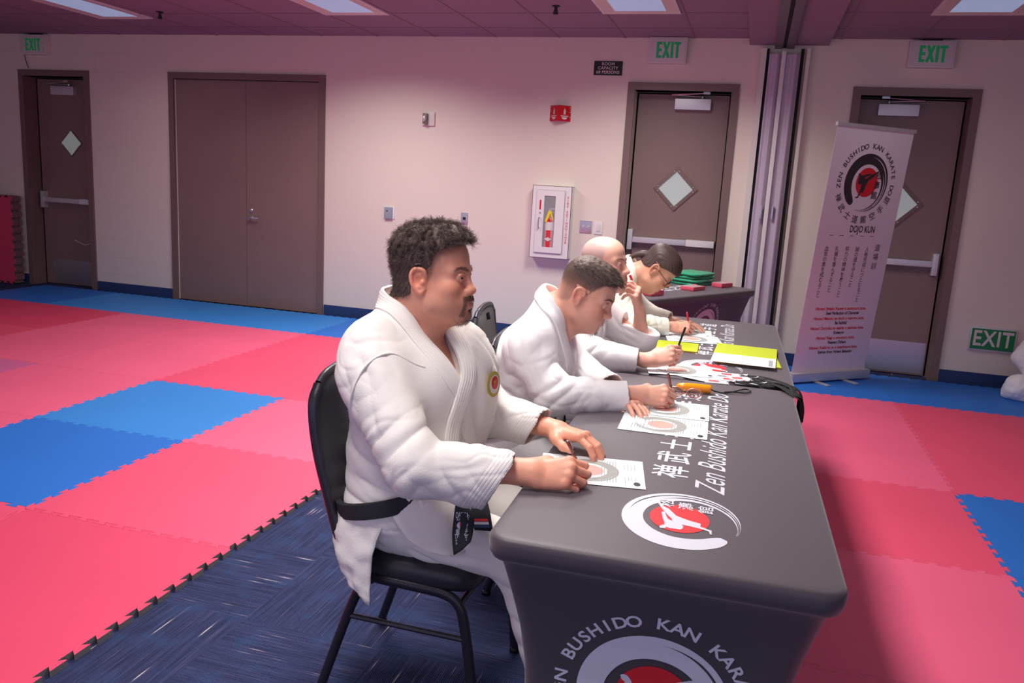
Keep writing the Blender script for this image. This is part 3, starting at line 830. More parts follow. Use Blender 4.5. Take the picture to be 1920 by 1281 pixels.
# ------------------------------------------------------------------ tables in stretch covers
HX, HT = .372, .742
def inset(z):
    return float(np.interp(z, [0, .15, .3, .4, .5, .56, .62, .66, .675, .684, .69], [.075, .082, .086, .081, .067, .054, .040, .030, .025, .018, .004]))
def bowz(z): return .030*math.sin(PI*min(max(z/.69, 0), 1))**.7 if z < .69 else 0
def end_y(x, z, HY): # front end surface (y negative side)
    i = inset(z); w = HX-i; t = min(abs(x/w), 1)
    return -(HY-i)+bowz(z)*.35*(1-t*t)
def cover(HY, parent):
    n = 22
    def ring(hx, hy, r, z, bx_, by_):
        pts = []
        # start at +x side going ccw
        def side(p0, p1, nx, ny, bow, m):
            for k in range(m):
                t = k/m; q = 4*t*(1-t)
                pts.append((p0[0]+(p1[0]-p0[0])*t-nx*bow*q, p0[1]+(p1[1]-p0[1])*t-ny*bow*q, z))
        def corner(cx, cy, a0):
            for k in range(7):
                a = a0+PI/2*k/7; pts.append((cx+r*math.cos(a), cy+r*math.sin(a), z))
        side((hx, -hy+r), (hx, hy-r), 1, 0, bx_, 20); corner(hx-r, hy-r, 0)
        side((hx-r, hy), (-hx+r, hy), 0, 1, by_, 14); corner(-hx+r, hy-r, PI/2)
        side((-hx, hy-r), (-hx, -hy+r), -1, 0, bx_, 20); corner(-hx+r, -hy+r, PI)
        side((-hx+r, -hy), (hx-r, -hy), 0, -1, by_, 14); corner(hx-r, -hy+r, 1.5*PI)
        return pts
    rings = []
    for ins, z in ((.03, HT), (.012, HT-.0005), (.005, HT-.003), (.001, HT-.009), (0, HT-.018), (.0, HT-.03), (.002, HT-.044), (.006, HT-.05)):
        rings.append(ring(HX-ins, HY-ins, .055-ins*.5, z, 0, 0))
    for z in (.688, .684, .68, .67, .655, .635, .61, .58, .54, .5, .45, .4, .34, .28, .2, .12, .05, .004):
        i = inset(z); rings.append(ring(HX-i, HY-i, .045, z, bowz(z)*1.3, bowz(z)*.35))
    V = [p for r in rings for p in r]; m = len(rings[0]); F = [tuple(range(m))[::-1][::-1]]
    for a in range(len(rings)-1):
        for k in range(m): F.append((a*m+k, (a+1)*m+k, (a+1)*m+(k+1) % m, a*m+(k+1) % m))
    # top grid for a faint surface
    o = pydata('stretch_cover', V, F, M['spandex'], parent, smooth=True)
    o.data.set_sharp_from_angle(angle=1.1)
    # elastic seam tips at the corners
    return o
def table(name, loc, rz, HY, label, group, side_logo=None, top=True):
    r = empty(name, loc, rz, label, 'table', group)
    cv = cover(HY, r)
    # hem feet: little elastic pockets
    for sx in (-1, 1):
        for sy in (-1, 1):
            mb = MB(); mb.tube([(sx*(HX-.11), sy*(HY-.11), .001), (sx*(HX-.11), sy*(HY-.11), .09)], .018, 10); mb.build('leg', M['black'], r)
    if top:
        mb = MB()
        for k, ch in enumerate('禅武士道館空手道'):
            V, F = text_vf(ch, .104, bold=.012)
            # reads toward +y, tops toward -x
            mb.add([(-y-.012, x+(-HY+.59+k*.125), HT+.0008) for x, y, _ in V], F)
        mb.build('top_characters', M['print_white'], cv)
        V, F = text_vf('Zen Bushido Kan Karate Do', .105, shear=.5, bold=.0, sx=1.0)
        xs = [v[0] for v in V]; s = 1.1/(max(xs)-min(xs)); x0 = min(xs)
        pydata('top_lettering', [(-y*1.05+.092, (x-x0)*s-HY+.46, HT+.0008) for x, y, _ in V], F, M['print_white'], cv)
        emblem(lambda X, Y, o: (-Y*.138+.03, X*.165-HY+.262, HT+o), cv, name='top_emblem')
        def fr(X, Y, o):
            x, z = .01+X*.170, .378+Y*.170
            return (x, end_y(x, z, HY)-o-.0012, z)
        emblem(fr, cv, name='front_emblem')
        for mb in arc_words('ZEN BUSHIDO KAN KARATE DO', 1.215, .245, math.radians(87), math.radians(8.7), bold=.022, sx=1.1)+arc_words('禅武士道館空手道', 1.27, .27, math.radians(270), math.radians(18.5), bold=.008, inward=True):
            pydata('front_lettering', [fr(x, y, .001) for x, y, _ in mb.V], mb.F, M['print_white'], cv)
    if side_logo:
        def fs(X, Y, o):
            y, z = side_logo+X*.155, .455+Y*.155
            i = inset(z); t = y/(HY-i); 
            return (HX-i-bowz(z)*1.3*(1-t*t)+o+.002, y, z)
        emblem(fs, cv, name='side_emblem')
        for mb in arc_words('ZEN BUSHIDO KAN KARATE DO', 1.235, .245, math.radians(86), math.radians(8.5), bold=.02):
            pydata('side_lettering', [fs(x, y, .001) for x, y, _ in mb.V], mb.F, M['print_white'], cv)
    return r
RT = math.radians(1.2)
T1 = table('judging_table', (-.130, -5.235, 0), RT, .875, 'nearest long table under a dark grey stretch cover with white and red print', 'long tables in stretch covers')
T2 = table('judging_table', (-.152, -3.470, 0), RT, .862, 'second long table under a stretch cover, holding the lime folders', 'long tables in stretch covers')
ang = math.radians(60)
bd = np.array([-math.cos(ang), -math.sin(ang)]); bn = np.array([-math.sin(ang), math.cos(ang)])
bc = np.array([.095, -.70])+bd*.915+bn*.372
T3 = table('side_table', (bc[0], bc[1], 0), ang-PI/2, .915, 'side table in a black stretch cover by the wall, holding folded green cloth', None, side_logo=.30, top=False)

# ------------------------------------------------------------------ banquet chairs
def chair(loc, rz, label):
    r = empty('banquet_chair', loc, rz, label, 'chair', 'black padded banquet chairs')
    W = .205
    for s in (-1, 1):
        y = s*W
        side = [(-.305, y*.82, .915), (-.305, y*.97, .86), (-.288, y, .74), (-.25, y, .60), (-.215, y, .49), (-.18, y, .425), (-.12, y, .395), (0, y, .39), (.10, y, .385), (.145, y, .36), (.165, y, .30), (.19, y, .15), (.205, y, .006)]
        tube('side_frame', side, .012, M['frame'], r, 10, sm=5, flat=(.011, .015, (0, 1, 0)))
        tube('leg', [(-.11, y*.97, .388), (-.145, y, .36), (-.19, y, .25), (-.27, y*1.02, .006)], .012, M['frame'], r, 10, sm=5, flat=(.011, .014, (0, 1, 0)))
        mb = MB(); mb.tube([(-.183, y, .262), (.17, y, .262)], .008, 8); mb.build('stretcher', M['frame'], r)
        for p, q in (((-.268, y*1.02), 0), ((.205, y), 1)):
            V, F = lathe_vf([(.017, 0), (.017, .012), (.014, .016)], 12); o = pydata('foot_cap', V, F, M['black'], r, True); o.location = (p[0], p[1], 0)
    tube('back_hoop', [(-.305, -W*.82, .915), (-.305, -W*.6, .938), (-.307, 0, .948), (-.305, W*.6, .938), (-.305, W*.82, .915)], .012, M['frame'], r, 10, sm=5, flat=(.011, .014, (1, 0, 0)))
    tube('cross_bar', [(.15, -W, .365), (.15, W, .365)], .009, M['frame'], r, 8)
    # seat: rounded trapezoid cushion with a sagging underside pan
    V = []; F = []; n = 40
    rings = [(.86, .392), (.97, .397), (1.0, .412), (1.0, .432), (.97, .450), (.88, .462), (.6, .468), (.25, .470)]
    for s_, z in rings:
        for k in range(n):
            a = 2*PI*k/n; ca, sa = math.cos(a), math.sin(a)
            e = .45
            x = math.copysign(abs(ca)**e, ca)*.213*s_; y = math.copysign(abs(sa)**e, sa)*.213*s_*(1+.04*ca)
            V.append((x-.025, y, z+(-.012 if x > .12 else 0)*max(0, x-.12)/.1))
    m = len(rings)
    for i in range(m-1):
        for k in range(n): F.append((i*n+k, i*n+(k+1) % n, (i+1)*n+(k+1) % n, (i+1)*n+k))
    F.append(tuple(range(n))[::-1]); F.append(tuple((m-1)*n+k for k in range(n)))
    pydata('seat', V, F, M['vinyl'], r, True)
    # back: padded shield with a handle slot
    bm = bmesh.new()
    def bxp(z): return float(np.interp(z, [.48, .6, .74, .86, .94], [-.215, -.248, -.286, -.304, -.306]))
    NZ, NY = 26, 21; grid_ = {}
    for side_ in (0, 1):
        for i in range(NZ):
            z = .49+.447*i/(NZ-1)
            hw = W-.008
            if z > .84: hw *= math.sqrt(max(.0, 1-((z-.84)/.099)**2))*.45+.55*(1 if z < .93 else .95)
            if z < .52: hw *= .93+.07*(z-.49)/.03
            for j in range(NY):
                t = -1+2*j/(NY-1); y = hw*t
                puff = .022*(1-abs(t)**4)*(1-abs((z-.715)/.23)**6)
                grid_[side_, i, j] = bm.verts.new((bxp(z)+(.004+puff if side_ else -.004-puff*.5), y, z))
    hole = lambda i, j: i in (22, 23) and 8 <= j <= 11
    for i in range(NZ-1):
        for j in range(NY-1):
            if hole(i, j): continue
            bm.faces.new((grid_[1, i, j], grid_[1, i, j+1], grid_[1, i+1, j+1], grid_[1, i+1, j]))
            bm.faces.new((grid_[0, i, j], grid_[0, i+1, j], grid_[0, i+1, j+1], grid_[0, i, j+1]))
    def q(a, b): bm.faces.new((grid_[0, *a], grid_[0, *b], grid_[1, *b], grid_[1, *a]))
    for i in range(NZ-1): q((i, 0), (i+1, 0)) if 0 else bm.faces.new((grid_[0, i, 0], grid_[1, i, 0], grid_[1, i+1, 0], grid_[0, i+1, 0])); bm.faces.new((grid_[0, i, NY-1], grid_[0, i+1, NY-1], grid_[1, i+1, NY-1], grid_[1, i, NY-1]))
    for j in range(NY-1): bm.faces.new((grid_[0, 0, j], grid_[0, 0, j+1], grid_[1, 0, j+1], grid_[1, 0, j])); bm.faces.new((grid_[0, NZ-1, j], grid_[1, NZ-1, j], grid_[1, NZ-1, j+1], grid_[0, NZ-1, j+1]))
    # slot walls
    for j in range(8, 12):
        bm.faces.new((grid_[0, 22, j], grid_[1, 22, j], grid_[1, 22, j+1], grid_[0, 22, j+1])); bm.faces.new((grid_[0, 24, j], grid_[0, 24, j+1], grid_[1, 24, j+1], grid_[1, 24, j]))
    for i in (22, 23):
        bm.faces.new((grid_[0, i, 8], grid_[0, i+1, 8], grid_[1, i+1, 8], grid_[1, i, 8])); bm.faces.new((grid_[0, i, 12], grid_[1, i, 12], grid_[1, i+1, 12], grid_[0, i+1, 12]))
    obj('backrest', bm, M['vinyl'], r, smooth='auto')
    return r
CH1 = chair((-.80, -5.555, 0), 0, 'black banquet chair under the curly-haired man, nearest the camera')
def more_chair(loc, rz, label):
    c = copy_tree(CH1); c.location = loc; c.rotation_euler = (0, 0, rz); c['label'] = label; return c
more_chair((-.53, -4.82, 0), 0, 'black banquet chair under the man with the short side-faded hair')
more_chair((-.80, -4.24, 0), .10, 'black banquet chair under the bald man, its rounded back standing free')
more_chair((-.62, -3.26, 0), 0, 'black banquet chair under the person with glasses')

# ------------------------------------------------------------------ sheets and folders
TZ = HT+.0016
def sheet_xf(cx, cy, rot, z):
    c, s = math.cos(rot), math.sin(rot)
    # sheet X (across, .216) and Y (up, .279): Y points to +x of the room when rot = 0
    def f(X, Y, o=0): 
        lx, ly = Y, -X
        return (cx+lx*c-ly*s, cy+lx*s+ly*c, z+o)
    return f
def certificate(cx, cy, rot, z, label, curl=0):
    f0 = sheet_xf(0, 0, 0, 0)
    r = None
    n = 8; V = []; F = []
    zf = lambda X, Y: curl*(abs(X/.108)**3)*.004
    for a in range(n+1):
        for b in range(n+1):
            X = -.108+.216*a/n; Y = -.1395+.279*b/n; V.append(f0(X, Y, zf(X, Y)))
    for a in range(n):
        for b in range(n): q = a*(n+1)+b; F.append((q, q+n+1, q+n+2, q+1))
    o = pydata('certificate', V+[(v[0], v[1], v[2]+.0004) for v in V], [f for f in F]+[tuple(i+len(V) for i in f[::-1]) for f in F], M['paper'])
    o.location = (cx, cy, z); o.rotation_euler = (0, 0, rot)
    tag(o, label, 'paper', 'certificates on the tables')
    V, F = RING
    pydata('printed_ring', [f0(x*.085, -.012+y*.085, .0009) for x, y in V], F, M['paper_grey'], o)
    n = 32; V = [(0, 0)]+[(math.cos(2*PI*k/n), math.sin(2*PI*k/n)) for k in range(n)]
    pydata('printed_disc', [f0(x*.042, -.01+y*.042, .0009) for x, y in V], [(0, 1+k, 1+(k+1) % n) for k in range(n)], M['paper_red'], o)
    mb = MB(); rr = random.Random(int(abs(cx*1000)+abs(cy*1000)))
    def line(X0, X1, Y, h=.0011): mb.poly([f0(X0, Y-h, .0012), f0(X1, Y-h, .0012), f0(X1, Y+h, .0012), f0(X0, Y+h, .0012)])
    for k in range(6): line(-.085, .085-.01*rr.random(), .042-k*.0075+.022)
    for k in range(5): line(-.08, -.08+.03+.03*rr.random(), -.10+k*.009); line(.02, .02+.03+.03*rr.random(), -.10+k*.009)
    for k in range(4): line(-.08+.02*rr.random(), -.02, .088+k*.009, .0008); line(.03, .05+.03*rr.random(), .088+k*.009, .0008)
    for k in range(3): line(-.06, .06-.04*rr.random(), -.04-k*.011, .0009)
    mb.build('printed_lines', M['ink'], o)
    mb = MB(); V = [(math.cos(2*PI*k/16), math.sin(2*PI*k/16)) for k in range(16)]; mb.poly([f0(.078+x*.013, .118+y*.009, .0012) for x, y in V]); mb.build('printed_seal', M['print_dark'], o)
    return o
certificate(-.345, -5.610, .17, TZ, 'certificate under the hands of the curly-haired man')
certificate(-.208, -5.080, .035, TZ, 'certificate under the wrist of the short-haired man, nearer of his two')
certificate(-.215, -4.872, .055, TZ+.0016, 'certificate under the pen of the short-haired man, farther of his two')
certificate(-.235, -4.205, .20, TZ+.0016, 'certificate in front of the bald man, partly under his raised pen hand')
certificate(-.175, -4.225, -.42, TZ, 'certificate turned aslant behind the bald man\'s pen hand')
certificate(-.235, -3.40, .18, TZ+.0016, 'certificate beside the lime folder, in front of the person with glasses')
certificate(-.29, -3.20, .08, TZ, 'certificate under the writing hand of the person with glasses')

def folder(name, cx, cy, rot, w, l, z, label, lift=.0):
    o = bpy.data.objects.new(name, None); COL.objects.link(o); o.location = (cx, cy, z); o.rotation_euler = (0, 0, rot); o.empty_display_size = .05
    tag(o, label, 'folder')
    bx('back_cover', -w/2, w/2, -l/2, l/2, 0, .0015, M['card_edge'], o)
    bx('inner_sheets', -w/2+.004, w/2-.006, -l/2+.004, l/2-.004, .0018, .005, M['card_edge'], o)
    bx('front_cover', -w/2-.002, w/2-.002, -l/2, l/2, .0053, .0068, M['lime'], o)
    return o
folder('lime_folder', -.325, -3.672, .03, .27, .225, TZ, 'lime yellow folder on the table at the bald man\'s elbow')
folder('lime_folder', .040, -3.84, .06, .29, .225, TZ, 'lower lime yellow folder at the table\'s right edge')
folder('lime_folder', .035, -3.655, -.03, .285, .27, TZ+.0075, 'upper lime yellow folder at the table\'s right edge, farther from camera')
# loose form on the folders
o = pydata('printed_form', [(-.14, -.10, 0), (.14, -.10, 0), (.14, .11, 0), (-.14, .11, 0), (-.14, -.10, .0006), (.14, -.10, .0006), (.14, .11, .0006), (-.14, .11, .0006)],
           [(3, 2, 1, 0), (4, 5, 6, 7), (0, 1, 5, 4), (1, 2, 6, 5), (2, 3, 7, 6), (3, 0, 4, 7)], M['paper'])
o.location = (.025, -3.905, TZ+.0152); o.rotation_euler = (0, 0, -.03)
tag(o, 'white printed form lying across the lime folders at the table edge', 'paper')
mb = MB()
for k in range(3):
    for q in range(5): mb.box(-.02+k*.05, .01+k*.05, -.06+q*.03, -.058+q*.03, .0007, .0009)
mb.box(.11, .128, -.08, .06, .0007, .0009)
mb.build('printed_lines', M['ink'], o)

# ------------------------------------------------------------------ small things
def smalls():
    # orange handle with a wrist cord
    r = empty('orange_torch', (-.15, -4.575, TZ), math.radians(8), 'glossy orange plastic torch with a black wrist cord, beside the spectacles', 'torch')
    V, F = lathe_vf([(.006, 0), (.013, .006), (.0165, .03), (.0175, .07), (.0165, .11), (.0175, .125), (.0145, .13)], 20)
    o = pydata('grip', V, F, M['orange'], r, True); o.matrix_local = Matrix.Translation((-.065, 0, .0175)) @ Matrix.Rotation(PI/2, 4, 'Y')
    tube('wrist_cord', [(.066, 0, .016), (.085, .01, .008), (.12, .015, .004), (.16, .055, .004), (.205, .105, .005), (.225, .09, .004), (.20, .045, .004), (.15, .03, .0075), (.118, .028, .005)], .0028, M['black'], r, 6, sm=6)
    # spectacles
    r = empty('spectacles', (-.175, -4.675, TZ), .03, 'rose-gold spectacles lying folded on the table beside the orange handle', 'glasses')
    for s in (-1, 1):
        P = [(s*.033+.026*math.cos(a), .004, .019+.017*math.sin(a)*(1 if math.sin(a) > 0 else .95)) for a in [2*PI*k/20 for k in range(21)]]
        rim = tube('rim', P, .0022, M['rosegold'], r, 6)
        mb = MB(); mb.poly([(p[0], p[1], p[2]) for p in P[:-1]]); mb.build('lens', M['lensglass'], rim)
    tube('bridge', [(-.008, .004, .024), (0, .001, .027), (.008, .004, .024)], .002, M['rosegold'], r, 6, sm=4)
    for s in (-1, 1): tube('temple', [(s*.06, .004, .024), (s*.058, .012, .02), (-s*.035, .02-.005*s, .006)], .002, M['rosegold'], r, 6, sm=5)
    # name badges with lanyards
    spots = [(-.075, -4.345, .15, 0), (-.02, -4.29, -.12, .002), (.015, -4.255, .3, .004), (-.03, -4.20, .0, .003), (.045, -4.31, .1, .001)]
    ends = [(.245, -4.30), (.235, -4.33), (.24, -4.36), (.245, -4.39), (.238, -4.42)]
    names = ['leftmost, nearest the camera', 'in the middle of the heap', 'topmost on the heap', 'at the back of the heap', 'rightmost, beside the clips']
    for k, (x, y, a, dz) in enumerate(spots):
        r = empty('name_badge', (x, y, TZ+dz), a, 'name badge in clear sleeve on black lanyard, '+names[k], 'badge', 'name badges on lanyards')
        bx('clear_sleeve', -.048, .048, -.035, .035, .0, .0012, M['clear'], r)
        c = bx('card', -.042, .042, -.029, .029, .0014, .0018, M['paper'], r)
        bx('red_panel', -.03, .012, -.015, .018, .0019, .0021, mat('badge_red', srgb(206, 84, 92), .5), c)
        mb = MB(); mb.tube([(.048, 0, .003), (.06, .004, .006), (.07, 0, .006)], .003, 6, sm=4); mb.tube([(.068, -.006, .007), (.078, -.004, .01), (.078, .006, .01), (.068, .006, .006)], .0022, 6, sm=3)
        mb.build('metal_clip', M['steel'], r)
        e = ends[k]; ca, sa = math.cos(-a), math.sin(-a)
        def loc(px, py, pz): dx, dy = px-x, py-y; return (dx*ca-dy*sa, dx*sa+dy*ca, pz-dz-TZ)
        sx, sy = x+.078*math.cos(a), y+.078*math.sin(a)
        pts = [(sx, sy, TZ+.008), (sx+(e[0]-sx)*.35, sy+(e[1]-sy)*.2+.03, TZ+.005+.002*k), (sx+(e[0]-sx)*.75, sy+(e[1]-sy)*.6+.02, TZ+.006+.002*k), (e[0]-.015, e[1], TZ+.004), (e[0]+.012, e[1]-.012, HT-.02), (e[0]+.016, e[1]-.02, HT-.075-.01*k)]
        tube('lanyard', [loc(*p) for p in pts], .004, M['gap'], r, 8, sm=6, flat=(.0022, .0075, (0, 0, 1)))
        pts = [(sx, sy, TZ+.006), (sx+(e[0]-sx)*.4, sy+(e[1]-sy)*.3-.02, TZ+.004+.002*k), (e[0]-.02, e[1]-.03, TZ+.004), (e[0]+.012, e[1]-.04, HT-.02), (e[0]+.016, e[1]-.045, HT-.07-.01*k)]
        tube('lanyard', [loc(*p) for p in pts], .004, M['gap'], r, 8, sm=6, flat=(.0022, .0075, (0, 0, 1)))
smalls()

# things on the side table
def side_things():
    ca, sa = math.cos(ang), math.sin(ang)
    def cloth(cx, cy, z, rot, label, k):
        # folded cloth: rounded slab of layered folds with a wavy surface
        w, l, h = .135, .17, .021
        V = []; F = []; n = 16; m = 10; rr = random.Random(k)
        ph = [rr.random()*6 for _ in range(4)]
        for i in range(m):
            b = -PI/2+PI*i/(m-1)
            for j in range(4*n):
                t = j/(4*n); a = 2*PI*t; c_, s_ = math.cos(a), math.sin(a); e = .35
                R = .93+.07*math.cos(b)
                x = math.copysign(abs(c_)**e, c_)*w*R; y = math.copysign(abs(s_)**e, s_)*l*R
                x += .006*math.sin(y*40+ph[0]); y += .006*math.sin(x*50+ph[1])
                zz = h/2+h/2*math.sin(b)+.004*math.sin(x*45+ph[2])*math.sin(y*30+ph[3])*(math.sin(b) > .5)
                V.append((x, y, zz))
        N_ = 4*n
        for i in range(m-1):
            for j in range(N_): F.append((i*N_+j, i*N_+(j+1) % N_, (i+1)*N_+(j+1) % N_, (i+1)*N_+j))
        F.append(tuple(range(N_))[::-1]); F.append(tuple((m-1)*N_+j for j in range(N_)))
        o = pydata('folded_cloth', V, F, M['jade'], None, True); o.location = (cx, cy, z); o.rotation_euler = (0, 0, rot)
        tag(o, label, 'folded cloth', 'folded green cloths on the side table')
    cloth(-.44, -.69, HT+.002, ang-PI/2, 'folded green cloth at the bottom of the pile on the side table', 1)
    cloth(-.435, -.70, HT+.0285, ang-PI/2+.06, 'folded green cloth second from the bottom of the pile', 2)
    cloth(-.445, -.685, HT+.055, ang-PI/2-.04, 'folded green cloth second from the top of the pile', 3)
    cloth(-.44, -.70, HT+.0815, ang-PI/2+.09, 'folded green cloth on top of the pile on the side table', 4)
    def pack(cx, cy, rot, w, l, h, label, strap=True):
        o = empty('red_sash', (cx, cy, HT+.001), rot, label, 'sash', 'red sashes on the side table')
        V = []; n = 3
        bx('folded_band', -w, w, -l, l, 0, h, M['pinkred'], o, bev=min(h*.4, .012))
        bx('clear_wrap', -w*.95, w*.6, -l*1.02, l*1.02, h+.0005, h+.002, M['clear'], o)
        mb = MB(); mb.tube([(w*.9, l*.4, h*.6), (w*1.3, l*.9, h*.9), (w*1.1, l*1.3, .012), (w*.5, l*1.1, .012)], .008, 8, sm=5, flat=(.004, .012, (0, 0, 1)))
        mb.build('loose_end', M['pinkred'], o)
    pack(-.19, -.74, ang, .085, .05, .035, 'red folded sash nearest the right end of the side table')
    pack(-.40, -1.13, ang+.1, .10, .06, .03, 'red and white wrapped sash in the middle of the side table')
    pack(-.66, -1.70, ang, .08, .06, .04, 'red wrapped sash beside the chin of the person with glasses')
    o = bx('orange_packet', -.04, .04, -.03, .03, 0, .03, M['orange'], None, bev=.006); o.location = (-.63, -1.12, HT+.001); o.rotation_euler = (0, 0, ang)
    tag(o, 'small orange packet beside the green cloths on the side table', 'packet')
    # white lettering of the cover top seen between the packs
    mb = MB()
    for k, ch in enumerate('禅武士道館空手道'):
        V, F = text_vf(ch, .11, bold=.016); mb.add([(-y, x-.5+k*.125, HT+.0008) for x, y, _ in V], F)
    mb.build('top_characters', M['print_white'], [c for c in T3.children if c.name.startswith('stretch')][0])
    V, F = text_vf('Zen Bushido Kan Karate Do', .105, shear=.35, bold=.012)
    xs = [v[0] for v in V]; s = 1.1/(max(xs)-min(xs))
    pydata('top_lettering', [(-y+.09, x*s, HT+.0008) for x, y, _ in V], F, M['print_white'], [c for c in T3.children if c.name.startswith('stretch')][0])
side_things()

# ------------------------------------------------------------------ roll-up banner
def banner():
    e = np.array([math.cos(.711), math.sin(.711), 0]); n = np.array([-math.sin(.711), math.cos(.711), 0]); up = np.array([0, 0, 1.])
    B = np.array([.424, -.855, 0])
    r = empty('roll_up_banner', (B[0], B[1], MT+.002), .711, 'white roll-up banner with round emblem and red and black writing', 'banner')
    # local: x along width, y away, z up ; leans toward the camera
    bx('base_case', -.02, .835, -.045, .045, .012, .085, M['alu'], r, bev=.012)
    for x in (.25, .56): bx('foot', x-.022, x+.022, -.17, .14, .0, .010, M['alu'], r, bev=.003)
    lean = -.083
    Lx = lambda x, z, o=0: (x, -.0+math.sin(lean)*z-o*math.cos(lean), .07+z*math.cos(lean))
    H_ = 1.966
    bm = bmesh.new(); a = [bm.verts.new(Lx(x, z, o)) for o in (0, .0012) for (x, z) in ((0, 0), (.805, 0), (.805, H_), (0, H_))]
    for f in ((3, 2, 1, 0), (4, 5, 6, 7), (0, 1, 5, 4), (1, 2, 6, 5), (2, 3, 7, 6), (3, 0, 4, 7)): bm.faces.new([a[i] for i in f])
    sh = obj('banner_sheet', bm, M['banner'], r)
    mb = MB(); c0, c1 = Lx(-.012, H_), Lx(.817, H_)
    mb.box(c0[0], c1[0], c0[1]-.012, c0[1]+.012, c0[2]-.006, c0[2]+.020); mb.build('top_rail', M['alu'], r)
    tube('support_pole', [(.4, .03, .05), (.4, Lx(.4, H_)[1]+.02, Lx(0, H_)[2])], .008, M['black'], r, 8)
    # content frame: u 0..1 across, v from top downward
    cx, cz, R_ = .40, H_-.415, .226
    em = lambda X, Y, o: Lx(cx+X*R_, cz+Y*R_, .0012+o)
    emblem(em, sh, dark=True)
    for mb in arc_words('ZEN BUSHIDO KAN KARATE DO', 1.24, .245, math.radians(87), math.radians(8.3), bold=.018, sx=1.05)+arc_words('禅武士道館空手道', 1.28, .29, math.radians(270), math.radians(18.5), bold=.01, inward=True):
        pydata('arc_lettering', [em(x, y, .001) for x, y, _ in mb.V], mb.F, M['print_dark'], sh)
    def txt(s, x, z, size, m, nm, **k):
        V, F = text_vf(s, size, **k); pydata(nm, [Lx(x+a_, z+b_, .0022) for a_, b_, _ in V], F, m, sh)
    txt('DOJO KUN', .46, 1.19, .075, M['print_dark'], 'heading', bold=.02, sx=.72)
    cols = ['人格完成につとむること', '誠の道を守ること', '努力の精神を養うこと', '礼儀を重んずること', '血気の勇を戒むること']
    def vtext(s, x, z, size, pitch, nm):
        mb = MB()
        for k, ch in enumerate(s): 
            V, F = text_vf(ch, size, bold=.004); mb.add([Lx(x+a_, z-k*pitch+b_, .0022) for a_, b_, _ in V], F)
        mb.build(nm, M['print_dark'], sh)
    vtext('道場訓', .665, 1.045, .06, .075, 'column_heading')
    for k, s in enumerate(cols):
        x = .575-k*.108; vtext('一', x-.0, 1.135, .045, .1, 'column_number')
        vtext(s, x-.02, 1.03, .043, .0415, 'character_column')
    rows = [('Hitotsu! Jinkaku Kansei ni tsutomuru koto.', 'Seek Perfection of Character'), ('Hitotsu! Makoto no michi o mamoru koto.', 'Be Faithful'),
            ('Hitotsu! Doryoku no seishin o yashinau koto.', 'Endeavor'), ('Hitotsu! Reigi o omonzuru koto.', 'Respect Others'), ('Hitotsu! Kekki no yu o imashimuru koto.', 'Refrain from Violent Behavior')]
    for k, (a_, b_) in enumerate(rows):
        z = .545-k*.082
        txt(a_, .405, z, .034, M['print_red'], 'red_line', bold=.03, sx=.94); txt(b_, .43, z-.038, .036, M['print_dark'], 'black_line', bold=.03, sx=.86)
banner()
# ------------------------------------------------------------------ implicit surfaces -> smooth meshes
A3 = lambda p: np.array(p, dtype=np.float64)
def unit(v): v = A3(v); return v/(np.linalg.norm(v)+1e-12)
class Seg:
    """tapered limb with elliptical section: radii (rx, ry); rx along 'ax'"""
    def __init__(s, a, b, ra, rb, ax=None, k=.01, sub=False, f=None):
        s.a, s.b = A3(a), A3(b); s.k, s.sub, s.f = k, sub, f
        s.ra = A3(ra if hasattr(ra, '__len__') else (ra, ra)); s.rb = A3(rb if hasattr(rb, '__len__') else (rb, rb))
        d = s.b-s.a; s.L2 = d@d+1e-12; s.d = d; u = d/math.sqrt(s.L2)
        ax = A3(ax) if ax is not None else (A3((0, 0, 1)) if abs(u[2]) < .9 else A3((1, 0, 0)))
        ax = ax-u*(ax@u); s.ux = unit(ax); s.uy = np.cross(u, s.ux); s.u = u
        s.iso = abs(s.ra[0]-s.ra[1])+abs(s.rb[0]-s.rb[1]) < 1e-6
    def box(s):
        m = max(s.ra.max(), s.rb.max()); return np.minimum(s.a, s.b)-m, np.maximum(s.a, s.b)+m
    def ev(s, X, Y, Z):
        px, py, pz = X-s.a[0], Y-s.a[1], Z-s.a[2]
        t = np.clip((px*s.d[0]+py*s.d[1]+pz*s.d[2])/s.L2, 0, 1)
        qx, qy, qz = px-t*s.d[0], py-t*s.d[1], pz-t*s.d[2]
        if s.iso: return np.sqrt(qx*qx+qy*qy+qz*qz)-(s.ra[0]+(s.rb[0]-s.ra[0])*t)
        rx = s.ra[0]+(s.rb[0]-s.ra[0])*t; ry = s.ra[1]+(s.rb[1]-s.ra[1])*t
        a = qx*s.ux[0]+qy*s.ux[1]+qz*s.ux[2]; b = qx*s.uy[0]+qy*s.uy[1]+qz*s.uy[2]; c = qx*s.u[0]+qy*s.u[1]+qz*s.u[2]
        rm = np.minimum(rx, ry); k0 = np.sqrt((a/rx)**2+(b/ry)**2+(c/rm)**2)
        k1 = np.sqrt((a/rx**2)**2+(b/ry**2)**2+(c/rm**2)**2)+1e-9
        return k0*(k0-1)/k1
